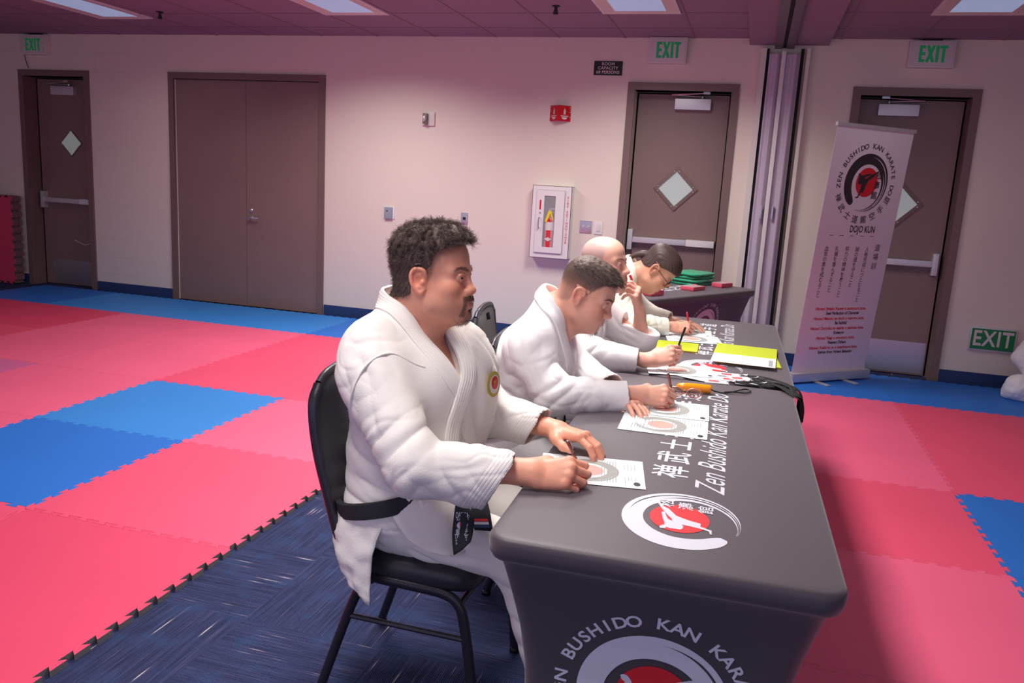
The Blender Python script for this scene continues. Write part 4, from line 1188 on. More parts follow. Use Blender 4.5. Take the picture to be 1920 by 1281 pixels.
class Ell:
    def __init__(s, c, r, R=None, k=.01, sub=False, f=None):
        s.c = A3(c); s.r = A3(r if hasattr(r, '__len__') else (r, r, r)); s.R = np.eye(3) if R is None else A3(R); s.k, s.sub, s.f = k, sub, f
    def box(s): m = s.r.max(); return s.c-m, s.c+m
    def ev(s, X, Y, Z):
        px, py, pz = X-s.c[0], Y-s.c[1], Z-s.c[2]; R = s.R
        a = px*R[0, 0]+py*R[1, 0]+pz*R[2, 0]; b = px*R[0, 1]+py*R[1, 1]+pz*R[2, 1]; c = px*R[0, 2]+py*R[1, 2]+pz*R[2, 2]
        r = s.r; k0 = np.sqrt((a/r[0])**2+(b/r[1])**2+(c/r[2])**2); k1 = np.sqrt((a/r[0]**2)**2+(b/r[1]**2)**2+(c/r[2]**2)**2)+1e-9
        return k0*(k0-1)/k1
class Fn:
    """free function with a box"""
    def __init__(s, fn, lo, hi, k=.003, sub=False): s.fn, s.lo, s.hi, s.k, s.sub = fn, A3(lo), A3(hi), k, sub
    def box(s): return s.lo, s.hi
    def ev(s, X, Y, Z): return s.fn(X, Y, Z)
def moved(prims, R, t, sc=1.0):
    """rigid transform (+scale) of a list of primitives"""
    out = []
    R = A3(R); t = A3(t)
    for p in prims:
        if isinstance(p, Seg): out.append(Seg(R@(p.a*sc)+t, R@(p.b*sc)+t, p.ra*sc, p.rb*sc, R@p.ux, p.k*sc, p.sub))
        elif isinstance(p, Ell): out.append(Ell(R@(p.c*sc)+t, p.r*sc, R@p.R, p.k*sc, p.sub))
    return out
def smin(a, b, k):
    h = np.maximum(k-np.abs(a-b), 0)/k
    return np.minimum(a, b)-h*h*k*.25
def comb(d, e, p):
    return -smin(-d, e, p.k) if p.sub else smin(d, e, p.k)
def feval(prims, P):
    P = np.asarray(P, float); X, Y, Z = P[:, 0], P[:, 1], P[:, 2]
    d = np.full(len(P), 1.0)
    for p in prims: d = comb(d, p.ev(X, Y, Z), p)
    return d
def fgrad(prims, P, e=.0015):
    P = np.asarray(P, float); g = np.stack([feval(prims, P+e*v)-feval(prims, P-e*v) for v in np.eye(3)], 1)
    return g/(np.linalg.norm(g, axis=1, keepdims=True)+1e-12)
def snap(prims, P, off=0.0, it=6):
    P = np.array(P, float)
    for _ in range(it):
        d = feval(prims, P)-off; P = P-fgrad(prims, P)*d[:, None]*.9
    return P, fgrad(prims, P)
def meshify(prims, vox, lo=None, hi=None):
    B = [p.box() for p in prims if not p.sub]
    L = np.min([b[0] for b in B], 0)-3*vox; H = np.max([b[1] for b in B], 0)+3*vox
    if lo is not None: L = np.maximum(L, lo)
    if hi is not None: H = np.minimum(H, hi)
    n = np.ceil((H-L)/vox).astype(int)+1
    D = np.full(n, 1.0, dtype=np.float32)
    ax = [L[i]+vox*np.arange(n[i]) for i in range(3)]
    for p in prims:
        b0, b1 = p.box(); m = p.k+3*vox
        i0 = np.clip(np.floor((b0-m-L)/vox).astype(int), 0, n); i1 = np.clip(np.ceil((b1+m-L)/vox).astype(int)+1, 0, n)
        if np.any(i1 <= i0): continue
        sl = tuple(slice(i0[i], i1[i]) for i in range(3))
        X, Y, Z = ax[0][sl[0]][:, None, None], ax[1][sl[1]][None, :, None], ax[2][sl[2]][None, None, :]
        e = p.ev(X, Y, Z); D[sl] = comb(D[sl], e, p)
    # close the clipped borders
    for i in range(3):
        s0 = [slice(None)]*3; s0[i] = 0; s1 = [slice(None)]*3; s1[i] = -1
        D[tuple(s0)] = np.maximum(D[tuple(s0)], .2*vox); D[tuple(s1)] = np.maximum(D[tuple(s1)], .2*vox)
    return surfnets(D, L, vox)
def surfnets(D, L, vox):
    neg = D < 0
    c = neg[:-1, :-1, :-1].astype(np.int8)
    tot = np.zeros_like(c)
    offs = [(a, b, g) for a in (0, 1) for b in (0, 1) for g in (0, 1)]
    nx, ny, nz = D.shape
    def sub(A, o): return A[o[0]:nx-1+o[0], o[1]:ny-1+o[1], o[2]:nz-1+o[2]]
    for o in offs: tot = tot+sub(neg, o)
    act = (tot > 0) & (tot < 8)
    idx = np.argwhere(act); N = len(idx)
    ID = np.full(act.shape, -1, np.int64); ID[act] = np.arange(N)
    acc = np.zeros((N, 3)); cnt = np.zeros(N)
    for i, o in enumerate(offs):
        for a in range(3):
            if o[a]: continue
            o2 = list(o); o2[a] = 1
            p = idx+A3(o).astype(int); q = idx+A3(o2).astype(int)
            dp = D[p[:, 0], p[:, 1], p[:, 2]].astype(float); dq = D[q[:, 0], q[:, 1], q[:, 2]].astype(float)
            m = (dp < 0) != (dq < 0); t = np.where(m, dp/(dp-dq+1e-20), 0)
            v = np.array(o, float)[None, :].repeat(N, 0); v[:, a] += t
            acc += v*m[:, None]; cnt += m
    V = L+vox*(idx+acc/cnt[:, None])
    F = []
    for a in range(3):
        b, c_ = (a+1) % 3, (a+2) % 3
        sl0 = [slice(1, -1)]*3; sl0[a] = slice(0, -1); sl1 = list(sl0); sl1[a] = slice(1, None)
        n0 = neg[tuple(sl0)]; n1 = neg[tuple(sl1)]
        e = np.argwhere(n0 != n1)
        if not len(e): continue
        base = e.copy(); base[:, b] += 1; base[:, c_] += 1
        sgn = n0[e[:, 0], e[:, 1], e[:, 2]]
        def cell(db, dc):
            q = base.copy(); q[:, b] -= db; q[:, c_] -= dc
            return ID[q[:, 0], q[:, 1], q[:, 2]]
        Q = np.stack([cell(1, 1), cell(0, 1), cell(0, 0), cell(1, 0)], 1)
        Q[~sgn] = Q[~sgn][:, ::-1]; F.append(Q)
    F = np.concatenate(F); F = F[(F >= 0).all(1)]
    return V, F
def npmesh(name, V, F, m=None, parent=None, tint=None, smooth=True):
    me = bpy.data.meshes.new(name); V = np.asarray(V, np.float32); F = np.asarray(F, np.int32)
    k = F.shape[1]
    me.vertices.add(len(V)); me.vertices.foreach_set('co', V.ravel())
    me.loops.add(F.size); me.loops.foreach_set('vertex_index', F.ravel())
    me.polygons.add(len(F)); me.polygons.foreach_set('loop_start', np.arange(len(F), dtype=np.int32)*k)
    try: me.polygons.foreach_set('loop_total', np.full(len(F), k, np.int32))
    except Exception: pass
    if smooth: me.polygons.foreach_set('use_smooth', np.ones(len(F), bool))
    me.update(calc_edges=True); me.validate()
    if tint is not None:
        at = me.color_attributes.new('tint', 'FLOAT_COLOR', 'POINT')
        at.data.foreach_set('color', np.concatenate([tint, np.ones((len(V), 1))], 1).astype(np.float32).ravel())
    return link(name, me, m, parent)
def vnormals(V, F):
    a, b, c, d = (V[F[:, i]] for i in range(4)); n = np.cross(c-a, d-b); N = np.zeros_like(V)
    for i in range(4): np.add.at(N, F[:, i], n)
    return N/(np.linalg.norm(N, axis=1, keepdims=True)+1e-12)
def relax(V, F, it=2, w=.5):
    for _ in range(it):
        S_ = np.zeros_like(V); c = np.zeros(len(V))
        for i in range(4):
            j = (i+1) % 4; np.add.at(S_, F[:, i], V[F[:, j]]); np.add.at(S_, F[:, j], V[F[:, i]]); np.add.at(c, F[:, i], 1); np.add.at(c, F[:, j], 1)
        V = V*(1-w)+w*S_/np.maximum(c, 1)[:, None]
    return V
_rs = np.random.RandomState(5)
_W = [(_rs.randn(3), _rs.rand()*6.28) for _ in range(40)]
def nz(P, sc, seed=0, n=6):
    """cheap smooth noise -1..1 at spatial scale sc (metres per wave)"""
    P = np.asarray(P); r = np.zeros(len(P))
    rs = np.random.RandomState(seed+11)
    for i in range(n):
        w = rs.randn(3); w = w/np.linalg.norm(w)*(2*PI/sc)*(.7+.6*rs.rand()); r += np.sin(P@w+rs.rand()*6.28)
    return r/n*1.4
def ridge(x): return 1-np.abs(np.sin(x))*2
# ------------------------------------------------------------------ heads
SK = lambda r, g, b: np.array(srgb(r, g, b)[:3])
def head_prims(o):
    """x forward, y left, z up, origin between the ears at eye height"""
    g = lambda k, d: o.get(k, d)
    jw, ck, nl, bw = g('jaw', 1.0), g('cheek', 1.0), g('nose', 1.0), g('brow', 1.0)
    P = [
        Ell((-.012, 0, .040), (.094, .075, .078), k=.02),
        Ell((.030, 0, .038), (.058, .064, .062), k=.03),
        Ell((.036, 0, -.034), (.050, .058*ck, .066), k=.03),
        Ell((-.035, 0, -.02), (.058, .062, .055), k=.03),
    ]
    for s in (-1, 1):
        P += [Seg((-.006, s*.052*jw, -.035), (.012, s*.045*jw, -.074), .019, .019, k=.03),
              Seg((.012, s*.044*jw, -.076), (.076, s*.012, -.101), .019, .0145, k=.03),
              Ell((.050, s*.034*ck, -.056), (.030, .024, .032), k=.03),
              Ell((.058, s*.040*ck, -.026), (.022, .020, .018), k=.025),
              Seg((.083, s*.006, .018), (.066, s*.046, .016), (.0105*bw), .010, k=.02)]
    P += [Ell((.080, 0, -.103), (.0165, .0185, .0145), k=.016),
          Ell((.082, 0, -.064), (.023, .032, .026), k=.022)]
    # eye sockets
    for s in (-1, 1):
        P += [Ell((.097, s*.031, -.0015), (.020, .0165, .0105), k=.014, sub=True)]
    # nose
    P += [Seg((.084, 0, .014), (.1035*(.5+.5*nl), 0, -.028), .0085, .0092, k=.012),
          Ell((.1075*(.5+.5*nl), 0, -.0345), (.0110, .0098, .0090), k=.010),
          Ell((.096, 0, -.038), (.013, .0165, .010), k=.010)]
    for s in (-1, 1):
        P += [Ell((.0975, s*.0125, -.0375), (.0105, .0075, .0085), k=.006), Ell((.1045, s*.0068, -.0465), (.0055, .0036, .004), k=.003, sub=True)]
    # mouth
    zm = -.0665
    for s in (-1, 1):
        P += [Seg((.1000, 0, zm+.0055), (.0900, s*.021, zm+.001), (.0060), .0034, k=.006), Seg((.0990, 0, zm-.0065), (.0895, s*.020, zm-.002), (.0072), .0034, k=.006)]
    P += [Seg((.1068, 0, zm-.0002), (.1020, .013, zm-.0004), (.0016), .0015, k=.003, sub=True), Seg((.1068, 0, zm-.0002), (.1020, -.013, zm-.0004), .0016, .0015, k=.003, sub=True),
          Seg((.1020, .013, zm-.0004), (.093, .0235, zm-.001), .0015, .0013, k=.003, sub=True), Seg((.1020, -.013, zm-.0004), (.093, -.0235, zm-.001), .0015, .0013, k=.003, sub=True),
          Ell((.103, 0, -.0865), (.010, .018, .0045), k=.008, sub=True),
          Seg((.110, 0, -.049), (.106, 0, -.058), .0022, .0026, k=.004, sub=True)]
    # lids
    for s in (-1, 1):
        c = A3((.0775, s*.0310, -.0015))
        P += [Ell(c, (.0145, .0145, .0135), k=.005)]
        op = g('lid', .0034)
        P += [Ell(c+A3((.0125, s*.0010, -.0006)), (.0085, .0112, op), k=.0015, sub=True)]
        P += [Seg(c+A3((.0125, -s*.011, .0085)), c+A3((.0095, s*.011, .0075)), .0026, .0020, k=.005)]
    # ears
    ez = g('earz', -.012); es = g('ear', 1.0)
    for s in (-1, 1):
        def E(x, y, z): return (-.006+x*es, s*(.073+y*es), ez+z*es)
        P += [Seg(E(.006, 0, .012), E(.004, .004, -.014), (.010*es, .007*es), (.008*es, .006*es), k=.008)]
        rim = [(.013, .004, .012), (.010, .009, .026), (-.003, .012, .031), (-.014, .0145, .027), (-.0205, .0155, .014), (-.018, .014, -.006), (-.010, .010, -.020), (.002, .0065, -.029), (.009, .0035, -.020)]
        rim = [tuple(q) for q in smooth_path(rim, 3)]
        for a, b in zip(rim[:-1], rim[1:]): P += [Seg(E(*a), E(*b), .0042*es, .0042*es, k=.004)]
        P += [Seg(E(-.006, .009, .020), E(-.007, .008, -.016), (.012*es, .0042*es), (.009*es, .0042*es), ax=(1, 0, 0), k=.004),
              Ell(E(.002, .0045, -.024), (.0085*es, .005*es, .008*es), k=.004),
              Ell(E(-.003, .0145, .001), (.0095*es, .0065*es, .0125*es), k=.004, sub=True),
              Ell(E(-.007, .0185, .018), (.008*es, .0055*es, .0055*es), k=.003, sub=True),
              Ell(E(.007, .009, -.003), (.0045*es, .004*es, .006*es), k=.004)]
    return P
def head_tint(V, o):
    """skin colour per vertex in head space"""
    base = o['skin']; T = np.tile(base, (len(V), 1)).astype(float)
    x, y, z = V[:, 0], V[:, 1], V[:, 2]; ay = np.abs(y)
    def mixc(col, w): 
        nonlocal T
        T = T*(1-w[:, None])+np.asarray(col)[None, :]*w[:, None]
    bl = lambda cx, cy, cz, rx, ry, rz, p=2: np.exp(-(((x-cx)/rx)**2+((ay-cy)/ry)**2+((z-cz)/rz)**2)**(p/2))
    mixc(base*A3((1.08, .78, .76)), .55*bl(.07, .045, -.03, .04, .025, .022))
    mixc(base*A3((1.06, .72, .70)), .6*bl(.115, 0, -.038, .02, .016, .014))
    mixc(base*A3((1.08, .76, .74)), .7*bl(-.01, .09, -.01, .03, .02, .04))
    mixc(base*A3((.82, .72, .72)), .45*bl(.09, .03, -.002, .03, .02, .012))
    lip = bl(.1, 0, -.0665, .02, .022, .0105, 4)
    mixc(o.get('lip', base*A3((.92, .58, .58))), .85*lip*(x > .08))
    hc = o['hairc']
    sh = o.get('shadow', None)
    if sh is not None: # shaven scalp or cropped sides
        mixc(o.get('shadc', base*.55+hc*.45), sh(V)*o.get('shadow_w', .6))
    be = o.get('beard', None)
    if be is not None: mixc(base*.45+hc*.55, np.clip(be(V), 0, 1)*o.get('beard_w', .5))
    return np.clip(T, 0, 1)
def strands(V, N, roots, dirf, length, rad, seg=6, curl=0, curlr=.004, seed=0, grav=0.0, spread=.25, lift=.001, clump=0, clw=.5):
    """hair tubes from root indices; returns V,F (triangular sections)"""
    rs = np.random.RandomState(seed); n = len(roots)
    P0 = V[roots]; N0 = N[roots]; L = length(P0)*(1+.25*rs.randn(n)).clip(.5, 1.6)
    D = dirf(P0, N0); D += spread*rs.randn(n, 3); D /= np.linalg.norm(D, axis=1, keepdims=True)+1e-9
    if clump:
        q = np.floor(P0/clump).astype(int); h = (q[:, 0]*73856093 ^ q[:, 1]*19349663 ^ q[:, 2]*83492791) % 4096
        tb = np.random.RandomState(77); dv = tb.randn(4096, 3); pv = tb.rand(4096)*6.28; fv = 1+.3*tb.randn(4096); D = D+clw*dv[h]; D /= np.linalg.norm(D, axis=1, keepdims=True)+1e-9
    A = np.cross(D, N0); A /= np.linalg.norm(A, axis=1, keepdims=True)+1e-9; B = np.cross(D, A)
    ph = rs.rand(n)*6.28; fr = (1+.4*rs.randn(n))
    if clump: ph = pv[h]+.5*rs.randn(n); fr = fv[h]
    pts = []
    for k in range(seg+1):
        t = k/seg; c = P0+N0*lift*(1+0*t)+D*(L*t)[:, None]+np.array([0, 0, -1])*(grav*L*t*t)[:, None]
        if curl:
            a = ph+curl*t*6.28*fr; w = curlr*min(1, t*3); c = c+A*(np.cos(a)*w)[:, None]+B*(np.sin(a)*w)[:, None]
        pts.append(c)
    VV = []; FF = []
    for k in range(seg+1):
        T = pts[min(k+1, seg)]-pts[max(k-1, 0)]; T /= np.linalg.norm(T, axis=1, keepdims=True)+1e-9
        u = np.cross(T, A+.3*N0+1e-4); u /= np.linalg.norm(u, axis=1, keepdims=True)+1e-9; w = np.cross(T, u)
        r = rad*(1-.75*k/seg)
        for j in range(3):
            a = 2*PI*j/3; VV.append(pts[k]+u*(r*math.cos(a))+w*(r*math.sin(a)))
    VV = np.stack(VV, 1)  # n, (seg+1)*3, 3
    m = (seg+1)*3
    for k in range(seg):
        for j in range(3): FF.append([k*3+j, k*3+(j+1) % 3, (k+1)*3+(j+1) % 3, (k+1)*3+j])
    FF = np.array(FF); F = (FF[None]+(np.arange(n)*m)[:, None, None]).reshape(-1, 4)
    return VV.reshape(-1, 3), F
def eye_parts(o, Rw, tw, sc, parent):
    gaze = unit(o.get('gaze', (1, 0, 0)))
    for s in (-1, 1):
        c = A3((.0775, s*.031, -.0015)); r = .0127; V = []; F = []; mi = []
        z = gaze; x = unit(np.cross((0, 1, 0), z)); y = np.cross(z, x)
        n = 20; rings = [0.001, .08, .16, .2, .40, .45, .7, 1.0, 1.4, 2.0, 2.6, 3.13]
        for a in rings:
            for k in range(n):
                b = 2*PI*k/n; V.append(c+r*(z*math.cos(a)+(x*math.cos(b)+y*math.sin(b))*math.sin(a)))
        for i in range(len(rings)-1):
            for k in range(n):
                F.append((i*n+k, i*n+(k+1) % n, (i+1)*n+(k+1) % n, (i+1)*n+k)); mi.append(0 if rings[i] < .16 else (1 if rings[i] < .40 else 2))
        V = (A3(V)*sc)@A3(Rw).T+tw
        pydata('eye', V, F, None, parent, True, mats=[M['black'], M['iris'], M['sclera']], mi=mi)
def rotm(yaw=0, pitch=0, roll=0):
    """pitch > 0 looks down"""
    cy, sy, cp, sp, cr, sr = math.cos(yaw), math.sin(yaw), math.cos(pitch), math.sin(pitch), math.cos(roll), math.sin(roll)
    Rz = A3([[cy, -sy, 0], [sy, cy, 0], [0, 0, 1]]); Ry = A3([[cp, 0, sp], [0, 1, 0], [-sp, 0, cp]]); Rx = A3([[1, 0, 0], [0, cr, -sr], [0, sr, cr]])
    return Rz@Ry@Rx
# ------------------------------------------------------------------ hands
FING = dict(index=(.092, .029, (.043, .026, .020), .0094), middle=(.096, .0095, (.047, .030, .021), .0096), ring=(.091, -.0105, (.043, .028, .021), .0090), pinky=(.081, -.029, (.034, .021, .018), .0080))
def hand_prims(W, f, u, side, curls, splay=(.10, .02, -.06, -.16), thumb=((.045, .042, -.012), (.072, .047, -.022), (.095, .042, -.030)), sc=1.0, bulk=1.0):
    """W wrist, f towards the knuckles, u out of the back of the hand, side 'R'/'L'; curls: 4 x 3 angles (deg)"""
    f = unit(f); u = A3(u); u = unit(u-f*(u@f)); t = np.cross(u, f) if side == 'R' else np.cross(f, u)
    W = A3(W); L = lambda a, b, c: W+sc*(f*a+t*b+u*c)
    P = []; nails = []
    arch = dict(index=.002, middle=.004, ring=.001, pinky=-.005)
    for i, (n, (a, b, ph, r)) in enumerate(FING.items()):
        m = L(a, b, arch[n]); P.append(Seg(L(.008, b*.45, -.002), m, .0145*sc*bulk, .0115*sc*bulk, k=.012*sc))
        P.append(Ell(m+u*.002*sc, (.0108*sc,)*3, k=.008*sc))
        d = unit(f*math.cos(splay[i])+t*math.sin(splay[i])); up = u.copy(); p = m; rr = r*sc*bulk
        for j in range(3):
            c = math.radians(curls[i][j]); d2 = unit(d*math.cos(c)-up*math.sin(c)); up = unit(up*math.cos(c)+d*math.sin(c)); d = d2
            q = p+d*ph[j]*sc; r2 = rr*(.93 if j < 2 else .88)
            P.append(Seg(p, q, rr, r2, k=(.005 if j == 0 else .0022)*sc)); p, rr = q, r2
            if j == 2: nails.append((q-d*.004*sc+up*rr*.8, rr))
    P.append(Seg(L(.012, 0, -.004), L(.07, 0, -.006), (.036*sc*bulk, .0125*sc*bulk), (.036*sc*bulk, .011*sc*bulk), ax=t, k=.01*sc))
    P.append(Seg(L(.02, -.024, -.009), L(.06, -.028, -.010), .0125*sc*bulk, .010*sc*bulk, k=.012*sc))
    tp = [L(.012, .018, -.010)]+[L(*q) for q in thumb]
    for a_, b_, r0, r1 in zip(tp[:-1], tp[1:], (.0165, .0125, .0105), (.0128, .0108, .0082)): P.append(Seg(a_, b_, r0*sc*bulk, r1*sc*bulk, k=.008*sc))
    P.append(Ell((tp[0]+tp[1])/2-u*.002*sc, (.017*sc*bulk,)*3, k=.014*sc))
    d = unit(tp[3]-tp[2]); nn = unit(np.cross(np.cross(d, u), d)) if abs(d@u) < .98 else u
    nails.append((tp[3]-d*.002+nn*.008*sc, .0085*sc))
    P.append(Seg(L(-.03, 0, 0), L(.012, 0, -.002), (.0275*sc*bulk, .0195*sc*bulk), (.030*sc*bulk, .018*sc*bulk), ax=t, k=.014*sc))
    return P, nails, (f, t, u)

def fold(V, specs):
    d = np.zeros(len(V))
    for c, dn, R, lam, amp, seed in specs:
        q = V-A3(c); w = np.exp(-(q*q).sum(1)/(R*R)); dn = unit(dn)
        ph = (V@dn)*PI/(lam*1.25)+2.0*nz(V, .34, seed)+.35*nz(V, .12, seed+3)
        d += amp*1.15*w*(np.abs(np.sin(ph))**.8*1.7-1.0)*np.clip(.55+.9*nz(V, .15, seed+7), 0, 1.3)
    return d

def crease(V, amp=.0026, seed=0, sc=.20):
    a = nz(V, sc, seed+50); b = nz(V, sc*.5, seed+60); m = np.clip(.4+.9*nz(V, .25, seed+70), 0, 1)
    return -amp*m*np.exp(-(a/.11)**2)-amp*.55*m*np.exp(-(b/.14)**2)
def ribbon(name, path, prims, w, m, parent, off=.004, th=.006, up=None, n=10, seg=6, stitch=0):
    """cloth band laid on the surface along a path"""
    P = A3(smooth_path([A3(p) for p in path], n)); P, N = snap(prims, P, off)
    T = np.gradient(P, axis=0); T /= np.linalg.norm(T, axis=1, keepdims=True); B = np.cross(N, T); B /= np.linalg.norm(B, axis=1, keepdims=True)
    ws = w if hasattr(w, '__len__') else (w, w)
    W_ = np.linspace(ws[0], ws[1], len(P))[:, None]
    cols = []; ncol = []
    for k in range(seg+1):
        t = -1+2*k/seg; q, nn = snap(prims, P+B*W_*.5*t, off, 4); cols.append(q); ncol.append(nn)
    V = []; m_ = seg+1
    for i in range(len(P)):
        for k in range(m_):
            st = stitch*math.sin(k*PI*1.0)**2
            V.append(cols[k][i]+ncol[k][i]*(th if 0 < k < seg else th*.55))
        for k in range(m_): V.append(cols[k][i]-ncol[k][i]*.004)
    F = []; s = 2*m_
    for i in range(len(P)-1):
        a, b = i*s, (i+1)*s
        for k in range(seg): F += [(a+k, a+k+1, b+k+1, b+k), (a+m_+k+1, a+m_+k, b+m_+k, b+m_+k+1)]
        F += [(a, b, b+m_, a+m_), (a+seg, a+m_+seg, b+m_+seg, b+seg)]
    e = (len(P)-1)*s
    F += [tuple(range(m_))+tuple(range(2*m_-1, m_-1, -1)), tuple(e+k for k in range(m_))[::-1]+tuple(e+k for k in range(m_, 2*m_))]
    o = pydata(name, V, F, m, parent, True); o.data.set_sharp_from_angle(angle=1.0)
    if stitch:
        at = o.data.attributes.new('across', 'FLOAT', 'POINT'); vals = []
        for i in range(len(P)): vals += [.010+float(W_[i, 0])*k/seg for k in range(m_)]+[0.0]*m_
        at.data.foreach_set('value', vals)
    return o, P, N
def sheet(name, corners, m, parent, th=.005, n=24, wav=(.006, .07), seed=0, bulge=(0, 0, 0), inner=None):
    """hanging cloth: grid through rows of points, with folds and thickness"""
    rows = [A3(smooth_path([A3(p) for p in r], 6)) for r in corners]
    k = len(rows[0]); cols = []
    for j in range(k): cols.append(A3(smooth_path([r[j] for r in rows], 6)))
    G = A3(cols); a, b = G.shape[:2]
    gu = np.gradient(G, axis=0); gv = np.gradient(G, axis=1); N = np.cross(gu, gv); N /= np.linalg.norm(N, axis=2, keepdims=True)+1e-9
    Pf = G.reshape(-1, 3); w = wav[0]*nz(Pf, wav[1], seed)+wav[0]*.5*nz(Pf, wav[1]*.4, seed+1); G = G+N*w.reshape(a, b)[:, :, None]
    V = np.concatenate([G.reshape(-1, 3)+N.reshape(-1, 3)*th/2, G.reshape(-1, 3)-N.reshape(-1, 3)*th/2]); F = []; q = a*b
    for i in range(a-1):
        for j in range(b-1): x = i*b+j; F += [(x, x+b, x+b+1, x+1), (q+x, q+x+1, q+x+b+1, q+x+b)]
    for i in range(a-1): x = i*b; F += [(x, q+x, q+x+b, x+b), (x+b-1, x+2*b-1, q+x+2*b-1, q+x+b-1)]
    for j in range(b-1): x = j; F += [(x, x+1, q+x+1, q+x), ((a-1)*b+x, q+(a-1)*b+x, q+(a-1)*b+x+1, (a-1)*b+x+1)]
    return pydata(name, V, F, m, parent, True)

def person(sp):
    o = sp['head']; hp = A3(sp['hpos']); R = rotm(*sp['hrot']); hs = sp.get('hsc', 1.0)
    nb = A3(sp['neck']); la = sp.get('lean', 0); TR = rotm(sp.get('tyaw', 0), la, 0); bulk = sp.get('bulk', 1.0)
    TL = lambda p: nb+TR@A3(p)
    def torso(e):  # e: shrink
        b = bulk
        return [Seg(TL((-.03, -.14*b, -.085)), TL((-.03, .14*b, -.085)), .076*b-e, .076*b-e, k=.06),
                Seg(TL((-.035, 0, .012)), TL((-.035, .13*b, -.045)), .060-e, .055*b-e, k=.05), Seg(TL((-.035, 0, .012)), TL((-.035, -.13*b, -.045)), .060-e, .055*b-e, k=.05),
                Ell(TL((-.02+sp.get('cfw', 0), 0, -.19)), A3((.158*b, .195*b, .17))-e, TR, k=.06), Ell(TL((.018, 0, -.37)), A3((.162*b, .188*b, .16))-e, TR, k=.06),
                Ell(sp['pelvis'], A3((.155*b, .205*b, .135))-e, k=.08)]
    # ---- skin
    neck = [Seg(hp+R@A3((-.028, 0, -.045))*hs, TL((-.03, 0, .0)), .057*hs*sp.get('nk', 1), .064*sp.get('nk', 1), k=.02),
            Seg(hp+R@A3((.045, 0, -.085))*hs, TL((.035, 0, -.05)), .028*hs, .03, k=.05)]
    skin_t = torso(.022)
    pr_l = head_prims(o)+moved(neck+skin_t, R.T, -(R.T@hp)/hs, 1/hs)
    vx = sp.get('vox', .002)
    Vh, Fh = meshify(pr_l, vx, lo=A3((-.22, -.17, -.30)), hi=A3((.17, .17, .16)))
    Vh = relax(Vh, Fh, 1, .35); Th = head_tint(Vh, o); Nh = vnormals(Vh, Fh)
    parts = [((Vh*hs)@R.T+hp, Fh, Th)]
    base = o['skin']
    hands = {}
    for s in ('R', 'L'):
        a = sp['arm'+s]; hd = a['hand']
        P, nails, fr = hand_prims(a['wrist'], hd['f'], hd['u'], s, hd['curls'], hd.get('splay', (.10, .02, -.06, -.16)), hd.get('thumb', ((.045, .042, -.012), (.072, .047, -.022), (.095, .042, -.030))), hd.get('sc', 1.0), hd.get('bulk', 1.0))
        e, w = A3(a['elbow']), A3(a['wrist']); hsz = hd.get('sc', 1.0)*hd.get('bulk', 1.0)
        P.append(Seg(e+(w-e)*.25, w-unit(w-e)*.0, .040*hsz, (.0265*hsz, .0205*hsz), ax=fr[1], k=.02))
        lo, hi = np.minimum(w, w+fr[0]*.16)-.11, np.maximum(w, w+fr[0]*.16)+.11
        V, F = meshify(P, sp.get('hvox', .0018), lo=lo, hi=hi)
        V = relax(V, F, 1, .3); T = np.tile(base, (len(V), 1)).astype(float)
        # knuckles and finger tips warmer
        for i, (n_, (a_, b_, ph, r)) in enumerate(FING.items()):
            kn = w+hsz*(fr[0]*a_+fr[1]*b_+fr[2]*.006); wt = np.exp(-((V-kn)**2).sum(1)/.013**2)[:, None]*.4
            T = T*(1-wt)+(base*A3((1.05, .74, .70)))*wt
        for c, r in nails:
            wt = np.exp(-(((V-c)**2).sum(1)/(r*.95)**2)**2)[:, None]*.6; T = T*(1-wt)+A3(SK(232, 178, 168))*wt
        T = T*(1+.05*nz(V, .03, 4)[:, None]); parts.append((V, F, np.clip(T, 0, 1))); hands[s] = fr
    # arms, trunk and legs under the clothes
    P = torso(.03)
    for s in ('R', 'L'):
        a = sp['arm'+s]; P += [Seg(A3(a['shoulder']), A3(a['elbow']), .05, .042, k=.03), Seg(A3(a['elbow']), A3(a['wrist'])*.96+A3(a['elbow'])*.04, .040, .024, k=.02)]
    for (h, kn, an) in sp['legs']:
        h, kn, an = A3(h), A3(kn), A3(an)
        P += [Seg(h, kn, .070, .052, k=.03), Seg(kn, an, .050, .034, k=.03)]
        P += [Seg(an+A3((-.02, 0, -.045)), an+A3((.10, 0, -.055)), (.035, .032), (.040, .020), ax=(0, 1, 0), k=.03), Seg(an+A3((.10, 0, -.058)), an+A3((.165, 0, -.064)), (.042, .016), (.034, .011), ax=(0, 1, 0), k=.02)]
    V, F = meshify(P, .008); parts.append((V, F, np.tile(base, (len(V), 1))))
    off = 0; VV, FF, TT = [], [], []
    for V, F, T in parts: VV.append(V); FF.append(F+off); TT.append(T); off += len(V)
    body = npmesh('person', np.concatenate(VV), np.concatenate(FF), M['skin'], None, np.concatenate(TT))
    tag(body, sp['label'], 'person')
    ex = Matrix(((*(R[0]*1.0), 0), (*R[1], 0), (*R[2], 0), (0, 0, 0, 1)))
    eye_parts(o, R, hp, hs, body)
    # ---- hair
    def put(nm, V, F, m): return npmesh(nm, (V*hs)@R.T+hp, F, m, body)
